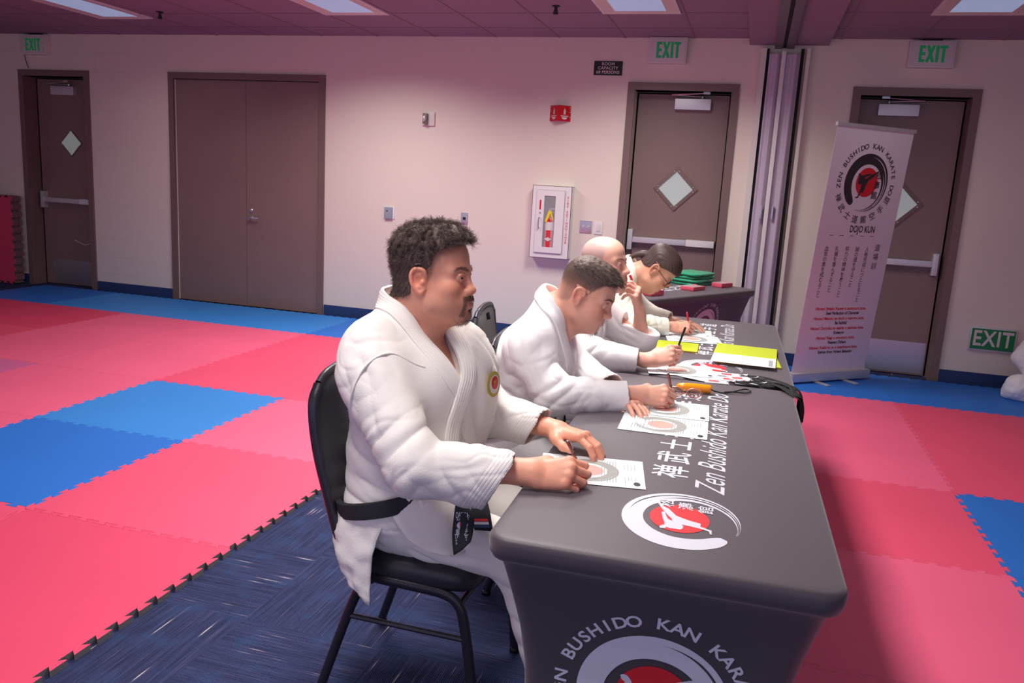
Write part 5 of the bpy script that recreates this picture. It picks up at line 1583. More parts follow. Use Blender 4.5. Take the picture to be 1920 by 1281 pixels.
    if 'hair' in o:
        h = o['hair']; w = h['mask'](Vh)
        if 'cap' in h:
            keep = (w[Fh] > .02).all(1); F = Fh[keep]; used = np.unique(F); mp = -np.ones(len(Vh), int); mp[used] = np.arange(len(used))
            Vc = Vh[used]; hgt = h['cap'](Vc)*np.clip(w[used]*2, 0, 1)
            Vc = Vc+Nh[used]*(hgt+.0006)[:, None]; vs, fs = [Vc], [mp[F]]
        else: vs, fs = [], []
        rs = np.random.RandomState(3)
        for k, st in enumerate(h['strands']):
            ww = st.get('mask', h['mask'])(Vh); ids = np.nonzero(rs.rand(len(Vh)) < ww*st['dens'])[0]
            if not len(ids): continue
            V0 = Vh+Nh*(st['lift'](Vh)[:, None] if 'lift' in st else 0)
            sv, sf = strands(V0, Nh, ids, st['dir'], st['len'], st['rad'], st.get('seg', 6), st.get('curl', 0), st.get('cr', .004), k, st.get('grav', 0), st.get('spread', .25), clump=st.get('clump', 0), clw=st.get('clw', .5))
            fs.append(sf+sum(len(v) for v in vs)); vs.append(sv)
        if h.get('extra'):
            for v, f in h['extra']: fs.append(f+sum(len(q) for q in vs)); vs.append(v)
        put('hair', np.concatenate(vs), np.concatenate(fs), h['mat'])
    for nm in ('beard', 'eyebrow'):
        g = o.get(nm+'_hair')
        if not g: continue
        for half in ((0,) if nm == 'beard' else (1, -1)):
            ww = g['mask'](Vh)*(1 if half == 0 else (Vh[:, 1]*half > 0)); ids = np.nonzero(np.random.RandomState(8).rand(len(Vh)) < ww*g['dens'])[0]
            sv, sf = strands(Vh, Nh, ids, g['dir'], lambda p: np.full(len(p), g['len']), g['rad'], 3, seed=4, spread=.3)
            put(nm, sv, sf, g['mat'])
    # ---- jacket
    gm = sp['gi']; jk = torso(0)+sp.get('extra', [])
    sl = sp.get('sleeve', 1.0)
    for s in ('R', 'L'):
        a = sp['arm'+s]; sh, el, wr = A3(a['shoulder']), A3(a['elbow']), A3(a['wrist']); cf = A3(a['cuff']); cr = a.get('cuffr', (.062, .055))
        ax = A3(a.get('cax', (0, 0, 1)))
        jk += [Seg(sh, el, (.088*bulk*sl, .082*bulk*sl), (.075*sl, .070*sl), ax=ax, k=.05), Seg(el, cf, (.074*sl, .070*sl), cr, ax=ax, k=.03)]
    body_pr = list(jk)
    for s in ('R', 'L'):
        a = sp['arm'+s]; el = A3(a['elbow']); cf = A3(a['cuff']); cr = A3(a.get('cuffr', (.062, .055))); ax = A3(a.get('cax', (0, 0, 1)))
        d = unit(cf-el); cut = A3(a.get('cutn', d)); ax_ = A3(a.get('cax', (0, 0, 1)))
        # trim the rounded end flat, then hollow it
        def mk(cf=cf, cut=unit(cut), cr=cr):
            m = cr.max()*1.7
            return Fn(lambda X, Y, Z: np.maximum(-((X-cf[0])*cut[0]+(Y-cf[1])*cut[1]+(Z-cf[2])*cut[2]), np.sqrt((X-cf[0])**2+(Y-cf[1])**2+(Z-cf[2])**2)-m), cf-m, cf+m, k=.002, sub=True)
        jk.append(mk())
        dp = min(.075, .45*float(np.linalg.norm(cf-el))); jk.append(Seg(cf-d*dp, cf+d*.06, cr*.80, cr-.0055, ax=ax, k=.004, sub=True))
    vd = sp.get('vdep', -.20); vs_ = sp.get('vslope', .36)
    def vcut(X, Y, Z):
        q = [X-nb[0], Y-nb[1], Z-nb[2]]; lx, ly, lz = (TR[0, i]*q[0]+TR[1, i]*q[1]+TR[2, i]*q[2] for i in range(3))
        return np.maximum(np.maximum(np.abs(ly)-np.maximum(lz-vd, 0)*vs_, vd-lz), .0-lx)
    jk.append(Fn(vcut, TL((.08, 0, -.05))-.32, TL((.08, 0, -.05))+.32, k=.004, sub=True))
    jk.append(Seg(TL((-.03, 0, -.02)), hp+R@A3((-.03, 0, -.02)), .069*sp.get('nk', 1), .08, k=.01, sub=True))
    V, F = meshify(jk, sp.get('jvox', .0045))
    for _ in range(2):
        N = vnormals(V, F)
        if _ == 0:
            d = .0045*nz(V, .25, 1)+.0014*nz(V, .09, 2)+fold(V, sp.get('folds', []))+crease(V, sp.get('crz', .0026), 1)
            for s in ('R', 'L'):   # keep cuffs crisp
                cf = A3(sp['arm'+s]['cuff']); d *= 1-.75*np.exp(-((V-cf)**2).sum(1)/.05**2)
            V = V+N*d[:, None]
    V = relax(V, F, 1, .3)
    jo = npmesh('gi_jacket', V, F, gm, body)
    if sp.get('stitch'):
        ac = np.zeros(len(V))
        for s in ('R', 'L'):
            a = sp['arm'+s]; cf, n_ = A3(a['cuff']), unit(a.get('cutn', A3(a['cuff'])-A3(a['elbow'])))
            q = -((V-cf)@n_); near = np.sqrt(((V-cf)**2).sum(1)) < .14; ac = np.where(near & (q > -.004) & (q < .052), q+.012, ac)
        at = jo.data.attributes.new('across', 'FLOAT', 'POINT'); at.data.foreach_set('value', ac.astype(np.float32))
    # collar / lapels
    lw = sp.get('lapw', .048); nk_pr = body_pr+[Seg(TL((-.03, 0, -.02)), TL((-.028, 0, .055)), .073*sp.get('nk', 1), .071*sp.get('nk', 1), k=.02)]
    ch = sp.get('collar_h', .045)
    def lap(s, end):
        cb = sp.get('cback', -.088); pts = [(cb, 0, ch), (cb+.012, s*.045, ch*.95), (-.03, s*.078, ch*.55), (.035, s*.072, -.02), (.075, s*.055, -.08), (.12, s*.032, -.14)]+end
        return [TL(p) for p in pts]
    d_ = sp.get('lapdrop', .30)
    o1, _, _ = ribbon('lapel', lap(-1, [(.14, .004, vd), (.15, .045, -d_-.04), (.16, .07, -d_-.12)]), nk_pr, lw, gm, body, off=.001, th=.006, stitch=sp.get('stitch', 0))
    o2, _, _ = ribbon('lapel', lap(1, [(.14, -.004, vd), (.15, -.035, -d_-.02), (.17, -.05, -d_-.12)]), nk_pr, lw, gm, body, off=.005, th=.007, stitch=sp.get('stitch', 0))
    # ---- trousers
    P = [Ell(sp['pelvis'], (.150*bulk, .20*bulk, .12), k=.06)]
    for (h, kn, an) in sp['legs']:
        h, kn, an = A3(h), A3(kn), A3(an); P += [Seg(h, kn, (.098*bulk, .092*bulk), (.076, .070), k=.04), Seg(kn, an+A3((0, 0, .03)), (.072, .068), (.070, .062), ax=(1, 0, 0), k=.03)]
        c = an+A3((0, 0, .03)); P.append(Fn(lambda X, Y, Z, c=c: np.maximum(Z-c[2], np.sqrt((X-c[0])**2+(Y-c[1])**2)-.12), c-A3((.1, .1, .1)), c+A3((.1, .1, .002)), k=.002, sub=True))
    V, F = meshify(P, .006 if sp.get('near') else .009); N = vnormals(V, F)
    V = V+N*(.004*nz(V, .25, 21)+.0010*nz(V, .09, 22)+fold(V, sp.get('tfolds', []))+crease(V, .0022, 9))[:, None]
    npmesh('gi_trousers', V, F, gm, body)
    # ---- belt
    bp = A3(sp['belt']); tl = sp.get('belt_tilt', 0); all_pr = body_pr+P[:1]
    C = []
    for k in range(41):
        a = 2*PI*k/40; x = .19*bulk*math.cos(a); C.append(bp+A3((x, .21*bulk*math.sin(a), x*tl)))
    C = A3(C)
    q, N = snap(all_pr, C, .004)
    ax = unit(A3((-tl, 0, 1))); bw = sp.get('beltw', .042)
    V = []; F = []; nC = len(q)-1
    for i in range(nC):
        n_ = unit(N[i]-ax*(N[i]@ax))
        for (dz, dn) in ((-.5, .0), (-.46, .004), (0, .0052), (.46, .004), (.5, 0), (.45, -.012), (-.45, -.012)): V.append(q[i]+ax*dz*bw+n_*dn)
    for i in range(nC):
        for k in range(7): F.append((i*7+k, ((i+1) % nC)*7+k, ((i+1) % nC)*7+(k+1) % 7, i*7+(k+1) % 7))
    pydata('belt', V, F, sp.get('beltm', M['belt']), body, True).data.set_sharp_from_angle(angle=1.0)
    return body, dict(TL=TL, TR=TR, hp=hp, R=R, hs=hs, jk=body_pr, nk=nk_pr, hands=hands, Vh=Vh, Nh=Nh)
# ------------------------------------------------------------------ the people
def step(a, b, x): return np.clip((x-a)/(b-a), 0, 1)
def brow_mask(V):
    x, y, z = V[:, 0], np.abs(V[:, 1]), V[:, 2]
    zc = np.interp(y, [.008, .02, .035, .048, .056], [.0155, .0205, .0235, .0205, .014])
    return (np.abs(z-zc) < np.interp(y, [.008, .02, .045, .056], [.0040, .0044, .003, .0015]))*(y > .008)*(y < .055)*(x > .045)
def brow_dir(P, N): s = np.sign(P[:, 1]); return np.stack([.1-.6*np.abs(P[:, 1])/.05, s*1.0, .3+0*s], 1)+N*.1
def bd(m, length=.005, rad=.0003, dens=1.0): return dict(mask=brow_mask, dir=brow_dir, dens=dens, len=length, rad=rad, mat=m)
def hairline(V, xs, zs): return np.interp(V[:, 0], xs, zs)
def no_ear(V): # everything but the ears
    return ~((np.abs(V[:, 1]) > .0705) & (V[:, 2] < .024) & (V[:, 2] > -.05) & (V[:, 0] > -.034) & (V[:, 0] < .018))
def pen(name, tip, top, label, m):
    tip, top = A3(tip), A3(top); L_ = np.linalg.norm(top-tip)
    o = empty(name, tip, 0, label, 'pen', None)
    d = Vector(top-tip).normalized(); q = d.to_track_quat('Z', 'Y'); o.rotation_mode = 'QUATERNION'; o.rotation_quaternion = q
    V, F = lathe_vf([(.0006, 0), (.0022, .008), (.0042, .02), (.0046, .06), (.0046, L_*.62)], 12); pydata('barrel', V, F, m, o, True)
    V, F = lathe_vf([(.0050, L_*.62), (.0050, L_*.65), (.0047, L_*.97), (.003, L_*.985)], 12); pydata('cap', V, F, m, o, True)
    V, F = lathe_vf([(.0026, L_*.985), (.0026, L_)], 10); pydata('push_button', V, F, M['steel'], o, True)
    mb = MB(); mb.box(-.001, .001, .0048, .0066, L_*.68, L_*.96); mb.build('clip', M['steel'], o)
    return o

# ================= P1 : curly-haired man, nearest
def h1_mask(V):
    zl = hairline(V, [-.11, -.06, -.036, -.024, -.010, .004, .016, .026, .038, .052, .066, .09], [-.058, -.056, -.046, -.02, .014, .0, .014, .048, .066, .072, .078, .082])
    return step(-.002, .008, V[:, 2]-zl)*no_ear(V)*(V[:, 2] > -.066)*(V[:, 0] < .085)
def h1_cap(V):
    top = step(.03, .085, V[:, 2]); fr = step(.0, .05, V[:, 0])
    return .002+.005*step(-.05, .03, V[:, 2])+.001*step(-.02, -.08, V[:, 0])+.010*top+.007*top*fr+.0030*nz(V, .013, 31)*(.25+.75*top)
skin1 = SK(230, 160, 132)
def beard1(V):
    x, y, z = V[:, 0], np.abs(V[:, 1]), V[:, 2]
    chin = np.exp(-((x-.082)/.022)**2-(y/.020)**2-((z+.105)/.018)**2)*(z < -.088)
    must = (z > -.0605)*(z < -.048)*(y > .002)*(y < .030)*(x > .07)
    side = (np.hypot(y-.029, 0) < .005)*(z < -.05)*(z > -.10)*(x > .06)
    soul = (y < .005)*(z < -.080)*(z > -.095)*(x > .08)
    return np.clip(chin*1.3+must+side*.8+soul, 0, 1)
def stub1(V):
    x, y, z = V[:, 0], np.abs(V[:, 1]), V[:, 2]
    return step(-.03, -.06, z)*step(-.02, .01, x)*.45+beard1(V)*.9
head1 = dict(skin=skin1, hairc=SK(44, 34, 34), jaw=1.10, cheek=1.08, nose=.96, lip=SK(196, 112, 104), gaze=(1, -.12, .02), lid=.0027, ear=1.04,
             beard=stub1, beard_w=.55, shadow=lambda V: step(-.012, .004, V[:, 2]-hairline(V, [-.11, -.036, -.010, .016, .026, .038, .066, .09], [-.066, -.055, .0, -.006, .025, .052, .070, .078]))*no_ear(V)*(V[:, 2] > -.075)*(V[:, 0] < .08), shadow_w=.75,
             eyebrow_hair=bd(M['hair_dark'], .0055, .0004, 1.0),
             beard_hair=dict(mask=beard1, dir=lambda P, N: N*.5+np.array([.15, 0, -1.0]), dens=.95, len=.0050, rad=.0003, mat=M['hair_dark']),
             hair=dict(mask=h1_mask, mat=M['hair_dark'], cap=h1_cap, strands=[
                 dict(dens=.9, mask=lambda V: h1_mask(V)*step(.03, .07, V[:, 2]), lift=lambda V: h1_cap(V)*.6, dir=lambda P, N: N*.7+np.stack([.35+0*P[:, 0], .2*np.sign(P[:, 1]), 0*P[:, 0]], 1), len=lambda P: .014+.012*step(.05, .1, P[:, 2]), rad=.0006, seg=8, curl=1.3, cr=.0042, spread=.10, grav=.25, clump=.009, clw=.55),
                 dict(dens=.7, mask=lambda V: h1_mask(V)*(1-step(.035, .07, V[:, 2])), lift=lambda V: h1_cap(V)*.5, dir=lambda P, N: N*.12+np.array([-.55, 0, -.75]), len=lambda P: .010+.007*step(-.06, .04, P[:, 2]), rad=.0005, seg=5, curl=.5, cr=.0012, spread=.12, clump=.007, clw=.16)]))
Y1 = -5.59
sp1 = dict(label='bearded man with dark curly hair in a white karate uniform, writing nearest the camera',
    head=head1, hpos=(-.822, -5.605, 1.232), hrot=(.0, -.03, -.03), hsc=1.05, vox=.0019, hvox=.0016, near=True,
    neck=(-.875, Y1, 1.098), lean=.05, tyaw=-.26, pelvis=(-.885, Y1, .575), bulk=1.09, cfw=.020, extra=[Ell((-.755, -5.475, .90), (.088, .10, .17), k=.11)], crz=.0036, nk=1.14, sleeve=1.0, jvox=.004, stitch=1, cback=-.078,
    armR=dict(shoulder=(-.925, -5.765, .965), elbow=(-.755, -5.865, .775), wrist=(-.468, -5.795, .782), cuff=(-.532, -5.825, .758), cuffr=(.083, .060), cutn=(.86, .05, -.50),
        hand=dict(f=(.95, .22, .06), u=(.05, -.62, .78), curls=((30, 78, 45), (34, 88, 50), (38, 88, 50), (40, 80, 45)), splay=(.06, .0, -.04, -.08), thumb=((.040, .040, -.016), (.072, .040, -.036), (.094, .022, -.046)), sc=1.06, bulk=1.08)),
    armL=dict(shoulder=(-.815, -5.405, .965), elbow=(-.745, -5.335, .785), wrist=(-.488, -5.438, .790), cuff=(-.545, -5.415, .782), cuffr=(.064, .055), cutn=(.84, -.15, -.50),
        hand=dict(f=(.93, -.34, .0), u=(.05, .05, 1), curls=((24, 30, 18), (26, 30, 18), (26, 30, 20), (26, 28, 18)), splay=(.16, .04, -.06, -.2), thumb=((.036, .050, -.014), (.064, .060, -.024), (.088, .062, -.028)), sc=1.06, bulk=1.06)),
    legs=[((-.86, -5.69, .555), (-.515, -5.70, .505), (-.385, -5.66, .085)), ((-.86, -5.49, .555), (-.515, -5.44, .505), (-.39, -5.46, .085))],
    belt=(-.885, Y1, .615), belt_tilt=.30, beltw=.046, gi=M['gi'], vdep=-.19, vslope=.34, lapdrop=.30, lapw=.052, collar_h=.05,
    folds=[((-.80, -5.88, .80), (.7, 0, -.7), .12, .045, .009, 1), ((-.66, -5.86, .76), (.75, 0, .65), .12, .050, .008, 2), ((-.97, -5.74, .86), (.5, 0, .85), .14, .055, .007, 3), ((-.92, -5.76, .68), (.25, .2, .95), .14, .050, .009, 4),
           ((-.88, -5.82, .95), (.9, 0, .4), .11, .05, .006, 5), ((-.72, -5.5, .80), (.5, .8, .3), .14, .055, .007, 7), ((-.66, -5.36, .80), (.9, .1, .4), .10, .045, .007, 8), ((-.75, -5.42, .93), (.8, .5, 0), .11, .05, .006, 9)],
    tfolds=[((-.80, -5.74, .55), (.45, 0, .9), .14, .042, .008, 11), ((-.62, -5.74, .50), (.2, 0, 1), .12, .05, .004, 12), ((-.48, -5.68, .3), (.2, .3, .9), .12, .06, .005, 13)])
B1, I1 = person(sp1)
# round gold and red patch on the left breast
def patch(info, body, centre, r, rx=1.0):
    c, n = snap(info['jk'], A3([centre]), .0075, 12); c, n = c[0], n[0]
    up = unit(A3((0, 0, 1))-n*n[2]); rt = np.cross(up, n)
    def disc(nm, a, b, m, off, cx=0, cy=0):
        N_ = 40; V = []; F = []; R_ = [0, .5, 1.0]
        for q in R_:
            for k in range(N_):
                t = 2*PI*k/N_; V.append(c+rt*(cx+a*q*math.cos(t))+up*(cy+b*q*math.sin(t)))
        V = A3(V); V, nn = snap(info['jk'], V, .0075+off, 3)
        for i in range(2):
            for k in range(N_): F.append((i*N_+k, i*N_+(k+1) % N_, (i+1)*N_+(k+1) % N_, (i+1)*N_+k))
        return pydata(nm, V, F, m, body)
    disc('round_patch', r*rx, r, M['gold'], .0020)
    disc('patch_field', r*rx*.72, r*.72, M['offwhite'], .0028)
    disc('patch_red_disc', r*rx*.5, r*.5, M['red'], .0034, 0, r*.12)
    V = A3([c+rt*(x*r*.55)+up*(y*r*.55+r*.12) for x, y in FIG]); V, _ = snap(info['jk'], V, .0075+.0042, 3)
    bm = bmesh.new(); vs = [bm.verts.new((x, y, 0)) for x, y in FIG]; bm.faces.new(vs); bmesh.ops.triangulate(bm, faces=bm.faces[:]); bm.verts.index_update(); F = [tuple(v.index for v in f.verts) for f in bm.faces]; bm.free()
    pydata('patch_figure', V, F, M['gold'], body)
patch(I1, B1, (-.665, -5.525, .925), .037)
# loose jacket skirt: side/back tail hanging off the chair, front flap over the thigh
def skirt1():
    b = B1
    sheet('jacket_tail', [[(-1.045, -5.60, .59), (-1.035, -5.72, .585), (-.965, -5.79, .59), (-.845, -5.80, .625)],
                          [(-1.055, -5.60, .52), (-1.045, -5.74, .50), (-.965, -5.812, .50), (-.875, -5.825, .52)],
                          [(-1.03, -5.62, .47), (-1.01, -5.77, .44), (-.945, -5.825, .43), (-.885, -5.828, .44)],
                          [(-1.00, -5.66, .465), (-.965, -5.80, .40), (-.915, -5.828, .37), (-.885, -5.830, .345)]], M['gi'], b, wav=(.006, .06), seed=3)
    sheet('jacket_flap', [[(-.86, -5.79, .635), (-.80, -5.78, .655), (-.74, -5.735, .67), (-.705, -5.66, .675)],
                          [(-.83, -5.81, .60), (-.76, -5.80, .605), (-.69, -5.76, .61), (-.655, -5.67, .61)],
                          [(-.79, -5.825, .565), (-.725, -5.82, .555), (-.665, -5.785, .555), (-.625, -5.69, .575)],
                          [(-.765, -5.83, .55), (-.70, -5.825, .53), (-.645, -5.79, .525), (-.605, -5.70, .56)]], M['gi'], b, wav=(.004, .08), seed=5)
    # hanging belt end with woven name
    e = [[(-.660, -5.80, .680), (-.648, -5.80, .677), (-.636, -5.80, .672)], [(-.655, -5.825, .640), (-.628, -5.83, .645), (-.604, -5.82, .650)], [(-.650, -5.845, .600), (-.622, -5.85, .603), (-.598, -5.84, .612)], [(-.640, -5.855, .552), (-.618, -5.86, .572), (-.600, -5.85, .592)]]
    end = sheet('belt_end', e, M['belt'], b, th=.006, wav=(.0008, .05))
    def on(u, v, o): # u across 0..1, v 0 top..1 bottom
        P = A3(e); P = (P[:, 0]*(1-u)+P[:, 2]*u); z = P[:, 2]; k = v*3; i = min(int(k), 2); t = k-i
        q = P[i]*(1-t)+P[i+1]*t; return q+A3((-.05, -1, .35))*(.007+o)
    mb = MB()
    def T(s, v, h, w):
        V, F = text_vf(s, 1, bold=.01); xs = [p[0] for p in V]; W_ = max(xs)-min(xs); mb.add([on(.5+(x/W_)*w, v-y*h, .001) for x, y, _ in V], F)
    T('DASTCA', .30, .16, .72); T('KARATE', .38, .07, .6); T('館空手', .62, .13, .6); T('Thunder', .70, .12, .7); T('karate do', .77, .07, .6); T('best kata', .83, .07, .6)
    mb.build('belt_lettering', M['print_white'], end)
    mb = MB(); mb.poly([on(.5+.28*math.cos(a), .49+.075*math.sin(a), .0012) for a in [2*PI*k/20 for k in range(20)]][::-1]); mb.build('belt_badge', M['print_white'], end)
    mb = MB(); mb.poly([on(.5+.15*math.cos(a), .47+.035*math.sin(a), .0018) for a in [2*PI*k/20 for k in range(20)]][::-1]); mb.build('belt_badge_centre', M['print_red'], end)
    # knot and second end with a coloured label
    e2 = sheet('belt_end', [[(-.655, -5.72, .665), (-.635, -5.71, .67), (-.615, -5.70, .665)], [(-.635, -5.75, .630), (-.612, -5.74, .635), (-.590, -5.73, .630)], [(-.615, -5.775, .592), (-.592, -5.765, .59), (-.570, -5.755, .588)]], M['belt'], b, th=.006, wav=(.0008, .05))
    for k, (a, c_) in enumerate(((.38, 'print_red'), (.5, 'print_white'), (.62, 'base'))):
        mb = MB(); 
        def o2(u, v): return A3((-.640+v*.030+u*.044, -5.757-v*.035+u*.018, .640-v*.055))
        mb.poly([o2(0.05, a), o2(.95, a), o2(.95, a+.1), o2(.05, a+.1)][::-1]); mb.build('belt_label', M[c_], e2)
    V, F = meshify([Ell((-.70, -5.66, .675), (.022, .03, .022), k=.01), Seg((-.69, -5.62, .685), (-.69, -5.70, .665), .016, .018, k=.01)], .004); npmesh('belt_knot', V, F, M['belt'], b)
    # armhole and yoke seams
    for pth in ([(-.955, -5.83, .80), (-.95, -5.85, .87), (-.93, -5.865, .95), (-.90, -5.85, 1.02), (-.85, -5.80, 1.05), (-.78, -5.73, 1.01)],): ribbon('seam', pth, I1['jk'], .005, M['gi'], b, off=.003, th=.003, seg=3)
    tube('trouser_cord', [(-.785, -5.825, .665), (-.77, -5.84, .68), (-.75, -5.83, .672), (-.735, -5.84, .655), (-.725, -5.83, .668)], .004, M['gi'], b, sm=4, flat=(.002, .006, (0, -1, 0)))
skirt1()
pen('pen', (-.372, -5.625, TZ+.002), (-.402, -5.690, .842), 'slim rose-metal pen in the right hand of the curly-haired man', M['pen'])

# ================= P2 : short-haired man bending over his sheet
def h2_top(V):
    zl = hairline(V, [-.11, -.08, -.05, 0, .04, .06, .075, .09], [.085, .070, .062, .060, .066, .068, .073, .078])
    return step(-.006, .016, V[:, 2]-zl)*step(.070, .052, np.abs(V[:, 1]))
def h2_all(V):
    zl = hairline(V, [-.11, -.06, -.036, -.024, -.010, .004, .016, .026, .044, .060, .09], [-.070, -.064, -.050, -.01, .014, -.002, .0, .022, .046, .066, .076])
    return step(-.002, .012, V[:, 2]-zl)*no_ear(V)*(V[:, 2] > -.075)*(V[:, 0] < .082)
head2 = dict(skin=SK(226, 166, 144), hairc=SK(95, 82, 80), shadc=SK(86, 68, 65), jaw=.96, nose=1.06, lip=SK(206, 130, 122), gaze=(.8, 0, -.6), lid=.0016, brow=1.1,
             shadow=lambda V: h2_all(V)*(.45+.55*step(-.01, .05, V[:, 2])), shadow_w=.92, beard=lambda V: step(-.045, -.075, V[:, 2])*step(-.01, .02, V[:, 0])*.35+np.exp(-((V[:, 0]-.082)/.02)**2-(V[:, 1]/.018)**2-((V[:, 2]+.108)/.014)**2), beard_w=.5,
             eyebrow_hair=bd(M['hair_mid'], .006, .0004, 1.0),
             beard_hair=dict(mask=lambda V: np.exp(-((V[:, 0]-.084)/.016)**2-(V[:, 1]/.015)**2-((V[:, 2]+.112)/.013)**2), dir=lambda P, N: N*.6+np.array([.1, 0, -1.0]), dens=.55, len=.008, rad=.0004, mat=M['hair_mid']),
             hair=dict(mask=h2_top, mat=M['hair_mid'], cap=lambda V: .002+.006*step(.07, .11, V[:, 2])+.004*step(0, .06, V[:, 0])+.0012*nz(V, .012, 5), strands=[
                 dict(dens=.9, mask=h2_top, lift=lambda V: .002+0*V[:, 0], dir=lambda P, N: N*.38+np.stack([1.0+0*P[:, 0], -.22+0*P[:, 0], 0*P[:, 0]], 1), len=lambda P: .014+.010*step(0, .06, P[:, 0]), rad=.0006, seg=5, curl=.2, cr=.0012, spread=.10, grav=.15, clump=.008, clw=.20),
                 dict(dens=.9, mask=lambda V: h2_all(V)*step(-.01, .04, V[:, 2])*(1-h2_top(V)), dir=lambda P, N: N*.4+np.array([.1, 0, -.8]), len=lambda P: .0035+0*P[:, 0], rad=.00028, seg=2, spread=.25)]))
sp2 = dict(label='man with short side-faded brown hair in a white uniform, bent over his sheet',
    head=head2, hpos=(-.538, -4.855, 1.126), hrot=(.0, .44, .0), hsc=1.0, vox=.0021, hvox=.0018,
    neck=(-.632, -4.86, 1.025), lean=.36, pelvis=(-.790, -4.86, .555), bulk=.93, jvox=.0045, sleeve=.92, cback=-.075,
    armR=dict(shoulder=(-.705, -5.02, .925), elbow=(-.590, -5.045, .790), wrist=(-.318, -4.905, .792), cuff=(-.352, -4.925, .782), cuffr=(.060, .052), cutn=(.95, .25, .1),
        hand=dict(f=(.93, .34, .02), u=(-.05, -.72, .70), curls=((34, 80, 45), (38, 88, 50), (42, 88, 50), (45, 80, 45)), splay=(.05, .0, -.04, -.08), thumb=((.040, .040, -.016), (.070, .040, -.034), (.092, .024, -.044)))),
    armL=dict(shoulder=(-.695, -4.70, .925), elbow=(-.56, -4.70, .790), wrist=(-.372, -4.880, .768), cuff=(-.42, -4.83, .782), cuffr=(.055, .050),
        hand=dict(f=(.55, -.83, -.03), u=(0, 0, 1), curls=((12, 12, 10),)*4, sc=.95)),
    legs=[((-.81, -4.95, .545), (-.48, -4.98, .515), (-.46, -4.96, .085)), ((-.81, -4.77, .545), (-.48, -4.72, .515), (-.46, -4.74, .085))],
    belt=(-.83, -4.86, .62), belt_tilt=.25, gi=M['gi2'], vdep=-.17, vslope=.36, lapw=.055, collar_h=.055,
    folds=[((-.62, -5.06, .82), (.7, 0, -.7), .10, .045, .009, 1), ((-.47, -5.0, .79), (.9, .3, .3), .09, .05, .005, 2), ((-.78, -4.98, .78), (.6, 0, .8), .13, .06, .009, 3), ((-.70, -5.04, .93), (.9, 0, .4), .09, .05, .006, 5), ((-.66, -4.86, .75), (.4, .2, .9), .15, .05, .007, 6)])
B2, I2 = person(sp2)
pen('pen', (-.205, -4.775, TZ+.004), (-.232, -4.822, .862), 'dark pen upright in the fist of the bent short-haired man', M['pen'])

# ================= P3 : bald man with his hand at his mouth
def sc3(V):
    x, y, z = V[:, 0], np.abs(V[:, 1]), V[:, 2]
    zl = hairline(V, [-.11, -.06, -.036, -.024, -.010, .004, .016, .026, .05, .07], [-.07, -.064, -.050, -.01, .014, -.002, .004, .03, .07, .12])
    return step(-.002, .014, z-zl)*step(.12, .085, z)*step(.05, .02, x)*no_ear(V)
head3 = dict(skin=SK(228, 170, 150), hairc=SK(104, 94, 96), shadc=SK(176, 146, 142), jaw=.98, nose=1.05, lip=SK(204, 122, 118), gaze=(1, .12, .05), lid=.0026,
             shadow=sc3, shadow_w=.9, beard=lambda V: step(-.03, -.06, V[:, 2])*step(-.02, .02, V[:, 0])*.4, beard_w=.5,
             eyebrow_hair=bd(M['hair_mid'], .006, .0004, .9))
sp3 = dict(label='bald man in a white uniform holding one hand to his mouth',
    head=head3, hpos=(-.612, -4.095, 1.163), hrot=(-.22, -.06, 0), hsc=1.0, vox=.0023, hvox=.002,
    neck=(-.690, -4.10, 1.030), lean=.24, pelvis=(-.83, -4.12, .555), bulk=1.0, jvox=.005, sleeve=.95,
    armR=dict(shoulder=(-.745, -4.275, .925), elbow=(-.625, -4.33, .795), wrist=(-.352, -4.285, .792), cuff=(-.405, -4.295, .782), cuffr=(.055, .050),
        hand=dict(f=(.90, .15, .36), u=(-.15, -.80, .55), curls=((25, 70, 40), (40, 80, 45), (50, 85, 50), (55, 80, 45)), splay=(.05, 0, -.04, -.08), thumb=((.042, .040, -.014), (.074, .038, -.028), (.098, .026, -.030)))),
    armL=dict(shoulder=(-.665, -3.935, .925), elbow=(-.445, -3.93, .805), wrist=(-.452, -3.985, .955), cuff=(-.420, -3.948, .862), cuffr=(.070, .056), cutn=(.25, -.15, .95), cax=(1, 0, 0),
        hand=dict(f=(-.16, -.34, .93), u=(.90, -.05, .20), curls=((38, 50, 25), (52, 52, 28), (58, 50, 28), (62, 50, 25)), splay=(.08, .02, -.05, -.12), thumb=((.04, .034, -.02), (.066, .032, -.038), (.086, .026, -.050)))),
    legs=[((-.81, -4.21, .545), (-.48, -4.25, .515), (-.46, -4.23, .085)), ((-.81, -4.03, .545), (-.48, -3.99, .515), (-.46, -4.01, .085))],
    belt=(-.83, -4.11, .62), belt_tilt=.15, gi=M['gi2'], vdep=-.18, vslope=.36, lapw=.055, collar_h=.055,
    folds=[((-.62, -4.33, .82), (.7, 0, -.7), .09, .036, .006, 1), ((-.45, -3.95, .83), (.3, .3, .9), .08, .030, .006, 2), ((-.75, -4.2, .80), (.6, 0, .8), .14, .05, .007, 3), ((-.6, -4.0, .85), (.8, .2, .6), .1, .04, .006, 5)])
B3, I3 = person(sp3)
pen('pen', (-.255, -4.225, .822), (-.222, -4.275, .945), 'black pen held up in the right hand of the bald man', M['black'])

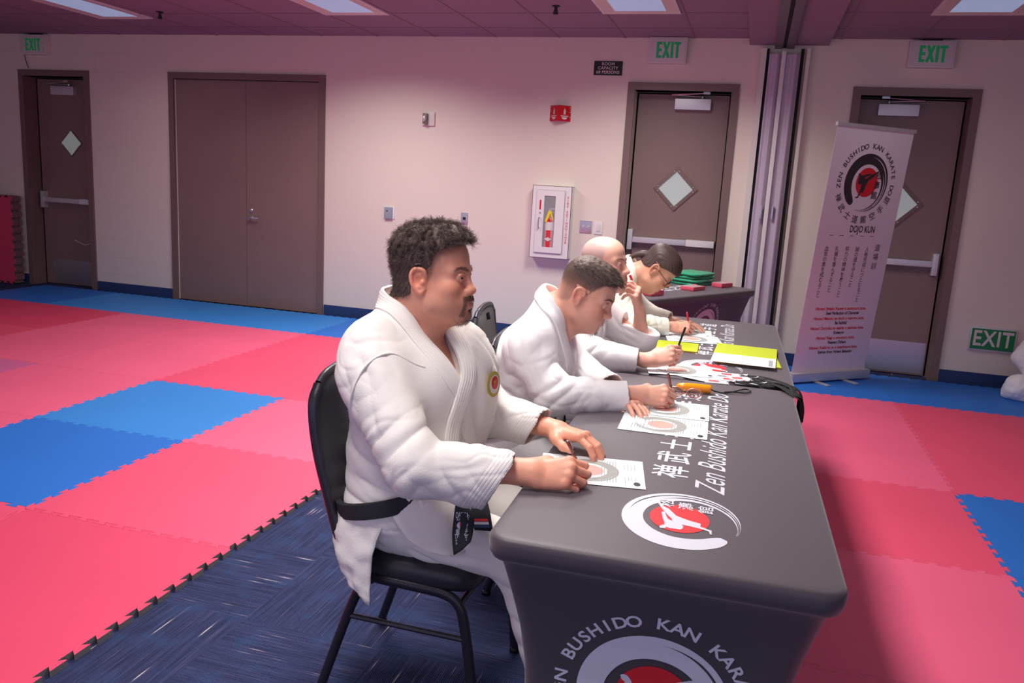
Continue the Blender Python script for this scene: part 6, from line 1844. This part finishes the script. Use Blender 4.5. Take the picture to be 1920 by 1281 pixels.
# ================= P4 : person with glasses and dark hair tied back
def h4_mask(V):
    zl = hairline(V, [-.11, -.06, -.036, -.024, -.010, .004, .016, .030, .050, .066, .085], [-.05, -.045, -.030, .0, .024, .026, .030, .040, .048, .052, .056])
    return step(-.002, .008, V[:, 2]-zl)*no_ear(V)*(V[:, 2] > -.06)
def tail4():
    p = [(-.085, -.01, -.005), (-.108, -.012, -.018), (-.125, -.015, -.045), (-.135, -.02, -.08), (-.14, -.03, -.12)]
    V, F = tube_vf(smooth_path(p, 6), [.027-.0008*k for k in range(25)], 14, caps=False); V = A3(V); V = V+.002*nz(V, .012, 3)[:, None]
    return V, np.array(F)
head4 = dict(skin=SK(220, 162, 138), hairc=SK(56, 42, 42), jaw=.94, nose=.92, lip=SK(196, 104, 100), gaze=(.7, 0, -.7), lid=.0016, cheek=1.02, brow=.8,
             shadow=h4_mask, shadow_w=.8, eyebrow_hair=bd(M['hair_black'], .005, .0004, .8),
             hair=dict(mask=h4_mask, mat=M['hair_black'], cap=lambda V: .008+.007*step(.02, .09, V[:, 2])+.0007*np.sin(900*V[:, 1]+3*nz(V, .05, 2)+60*V[:, 2]), extra=[tail4()], strands=[]))
sp4 = dict(label='person with glasses and dark tied-back hair, head bowed low over the sheet',
    head=head4, hpos=(-.459, -3.288, 1.088), hrot=(.02, .88, 0), hsc=.97, vox=.0026, hvox=.0024,
    neck=(-.600, -3.29, 1.010), lean=.55, pelvis=(-.80, -3.30, .555), bulk=.90, jvox=.0055, sleeve=.92,
    armR=dict(shoulder=(-.665, -3.45, .925), elbow=(-.555, -3.475, .800), wrist=(-.352, -3.33, .787), cuff=(-.375, -3.345, .782), cuffr=(.052, .045), cutn=(.93, .35, 0),
        hand=dict(f=(.93, .28, .02), u=(-.05, -.68, .74), curls=((34, 80, 45), (38, 88, 50), (42, 88, 50), (45, 80, 45)), splay=(.05, 0, -.04, -.08), thumb=((.040, .040, -.016), (.070, .040, -.034), (.092, .024, -.044)), sc=.9)),
    armL=dict(shoulder=(-.655, -3.14, .925), elbow=(-.53, -3.08, .800), wrist=(-.352, -3.13, .787), cuff=(-.385, -3.12, .785), cuffr=(.050, .045),
        hand=dict(f=(.97, -.2, 0), u=(0, 0, 1), curls=((15, 15, 10),)*4, sc=.9)),
    legs=[((-.78, -3.39, .545), (-.48, -3.42, .515), (-.46, -3.4, .085)), ((-.78, -3.21, .545), (-.48, -3.18, .515), (-.46, -3.2, .085))],
    belt=(-.80, -3.3, .62), belt_tilt=.25, gi=M['gi_cream'], vdep=-.16, vslope=.36, lapw=.075, collar_h=.075,
    folds=[((-.58, -3.46, .83), (.7, 0, -.7), .09, .034, .006, 1), ((-.46, -3.4, .80), (.9, .3, .3), .08, .034, .005, 2), ((-.62, -3.42, .88), (.8, 0, .5), .09, .035, .006, 5)])
B4, I4 = person(sp4)
pen('pen', (-.262, -3.275, TZ+.004), (-.286, -3.300, .868), 'red pen with a pale clip in the hand of the person with glasses', M['red'])
def spectacles4():
    hp, R, hs = I4['hp'], I4['R'], I4['hs']; W = lambda p: tuple(R@(A3(p)*hs)+hp)
    g = empty('glasses', (0, 0, 0)); g.parent = B4
    for s in (-1, 1):
        P = [W((.1035-.004*abs(math.cos(a)), s*.032+.0245*math.cos(a), -.006+.0185*math.sin(a))) for a in [2*PI*k/20 for k in range(21)]]
        rim = tube('rim', P, .0016, M['black'], g, 6)
        tube('temple', [W((.098, s*.056, .002)), W((.06, s*.072, .004)), W((.005, s*.082, .004)), W((-.018, s*.084, -.012))], .0016, M['black'], g, 6, sm=4)
    tube('bridge', [W((.103, -.008, -.002)), W((.108, 0, .002)), W((.103, .008, -.002))], .0016, M['black'], g, 6, sm=4)
    tube('hair_clip', [W((-.035, -.088, .022)), W((-.012, -.090, .026))], .0018, M['steel'], B4, 6)
    # red embroidery on the standing collar
    c = I4['TL']
    base = ribbon('collar_embroidery', [c((-.02, -.084, .020)), c((-.008, -.084, .010)), c((.008, -.082, -.002))], I4['nk'], .018, M['red'], B4, off=.0075, th=.001, n=4, seg=3)
spectacles4()

# ================= person sitting on the floor at the right edge, mostly out of the picture
def floor_sitter():
    sk = SK(214, 156, 132)
    P = [Ell((2.42, -.30, .17), (.17, .19, .14), k=.08), Ell((2.44, -.24, .42), (.13, .18, .2), k=.08), Seg((2.44, -.24, .5), (2.44, -.24, .62), .12, .09, k=.06),
         Seg((2.30, -.30, .50), (2.20, -.34, .34), .055, .05, k=.03), Seg((2.20, -.34, .34), (2.28, -.42, .20), .045, .035, k=.02),
         Seg((2.58, -.26, .50), (2.68, -.36, .34), .055, .05, k=.03), Seg((2.68, -.36, .34), (2.58, -.46, .22), .045, .035, k=.02),
         Seg((2.36, -.34, .14), (2.16, -.50, .12), .085, .075, k=.04), Seg((2.16, -.50, .12), (2.50, -.62, .09), .07, .05, k=.03),
         Seg((2.5, -.34, .14), (2.74, -.5, .12), .085, .075, k=.04), Seg((2.74, -.5, .12), (2.44, -.56, .08), .07, .05, k=.03)]
    hd = moved(head_prims(dict()), rotm(-1.4, .2, 0), A3((2.43, -.27, .80)), 1.0)
    hands = []
    for w, s in (((2.27, -.42, .20), 'R'), ((2.59, -.46, .21), 'L')):
        p, _, _ = hand_prims(w, (.2 if s == 'R' else -.2, -.9, -.2), (0, -.1, 1), s, ((15, 20, 15),)*4); hands += p
    feet = [Seg((2.46, -.62, .075), (2.56, -.70, .055), .035, .028, k=.02), Seg((2.46, -.56, .07), (2.34, -.64, .05), .035, .028, k=.02)]
    V, F = meshify([moved([p], np.eye(3), (0, 0, 0))[0] for p in P]+[Seg((2.43, -.27, .74), (2.44, -.25, .58), .055, .06, k=.02)]+hd+hands+feet, .004)
    body = npmesh('person', V, F, M['skin'], None, np.tile(sk, (len(V), 1)))
    tag(body, 'person in a white uniform sitting on the blue mats at the right picture edge', 'person')
    G = []
    for p in P:
        if isinstance(p, Seg): G.append(Seg(p.a, p.b, p.ra+.022, p.rb+.024, p.ux, k=.05))
        else: G.append(Ell(p.c, p.r+.02, k=.06))
    J = G[:7]; T_ = G[7:]+[Ell((2.42, -.32, .15), (.185, .2, .13), k=.06), Seg((2.10, -.46, .065), (2.3, -.55, .08), .055, .07, k=.04)]
    for nm, L_ in (('gi_jacket', J), ('gi_trousers', T_)):
        V, F = meshify(L_, .008); N = vnormals(V, F); V = V+N*(.007*nz(V, .12, 4)+.003*nz(V, .05, 6))[:, None]; V[:, 2] = np.maximum(V[:, 2], MT+.003)
        npmesh(nm, V, F, M['gi2'], body)
floor_sitter()
# ------------------------------------------------------------------ light
def area(name, loc, size, sy, power, col=(1, .95, .91), rot=(0, 0, 0), spread=PI):
    l = bpy.data.lights.new(name, 'AREA'); l.shape = 'RECTANGLE'; l.size = size; l.size_y = sy; l.energy = power; l.color = col; l.spread = spread
    o = bpy.data.objects.new(name, l); COL.objects.link(o); o.location = loc; o.rotation_euler = rot
    return o
for (x, y, p) in ((-.99, -4.3, 40), (-.99, -6.5, 20), (-3.4, -4.1, 11), (1.45, -4.3, 4)):  # unseen lamps added to brighten the tables and fill the camera side
    area('troffer_and_fill_lamp', (x, y, HC-.02), .56, 1.16, p, spread=2.3)
for (x, y, p) in ((-.99, -1.66, 33), (-3.415, -1.63, 32), (1.35, -1.6, 3), (-5.92, -1.47, 4)):
    area('troffer_and_fill_lamp', (x, y, HC-.02), .5, 1.1, p, spread=2.6)
w = bpy.data.worlds.new('world'); S.world = w; w.use_nodes = True
w.node_tree.nodes['Background'].inputs[0].default_value = (.74, .70, .98, 1)
w.node_tree.nodes['Background'].inputs[1].default_value = .60
S.view_settings.view_transform = 'Standard'; S.view_settings.look = 'None'; S.view_settings.gamma = 1
S.view_settings.exposure = .5
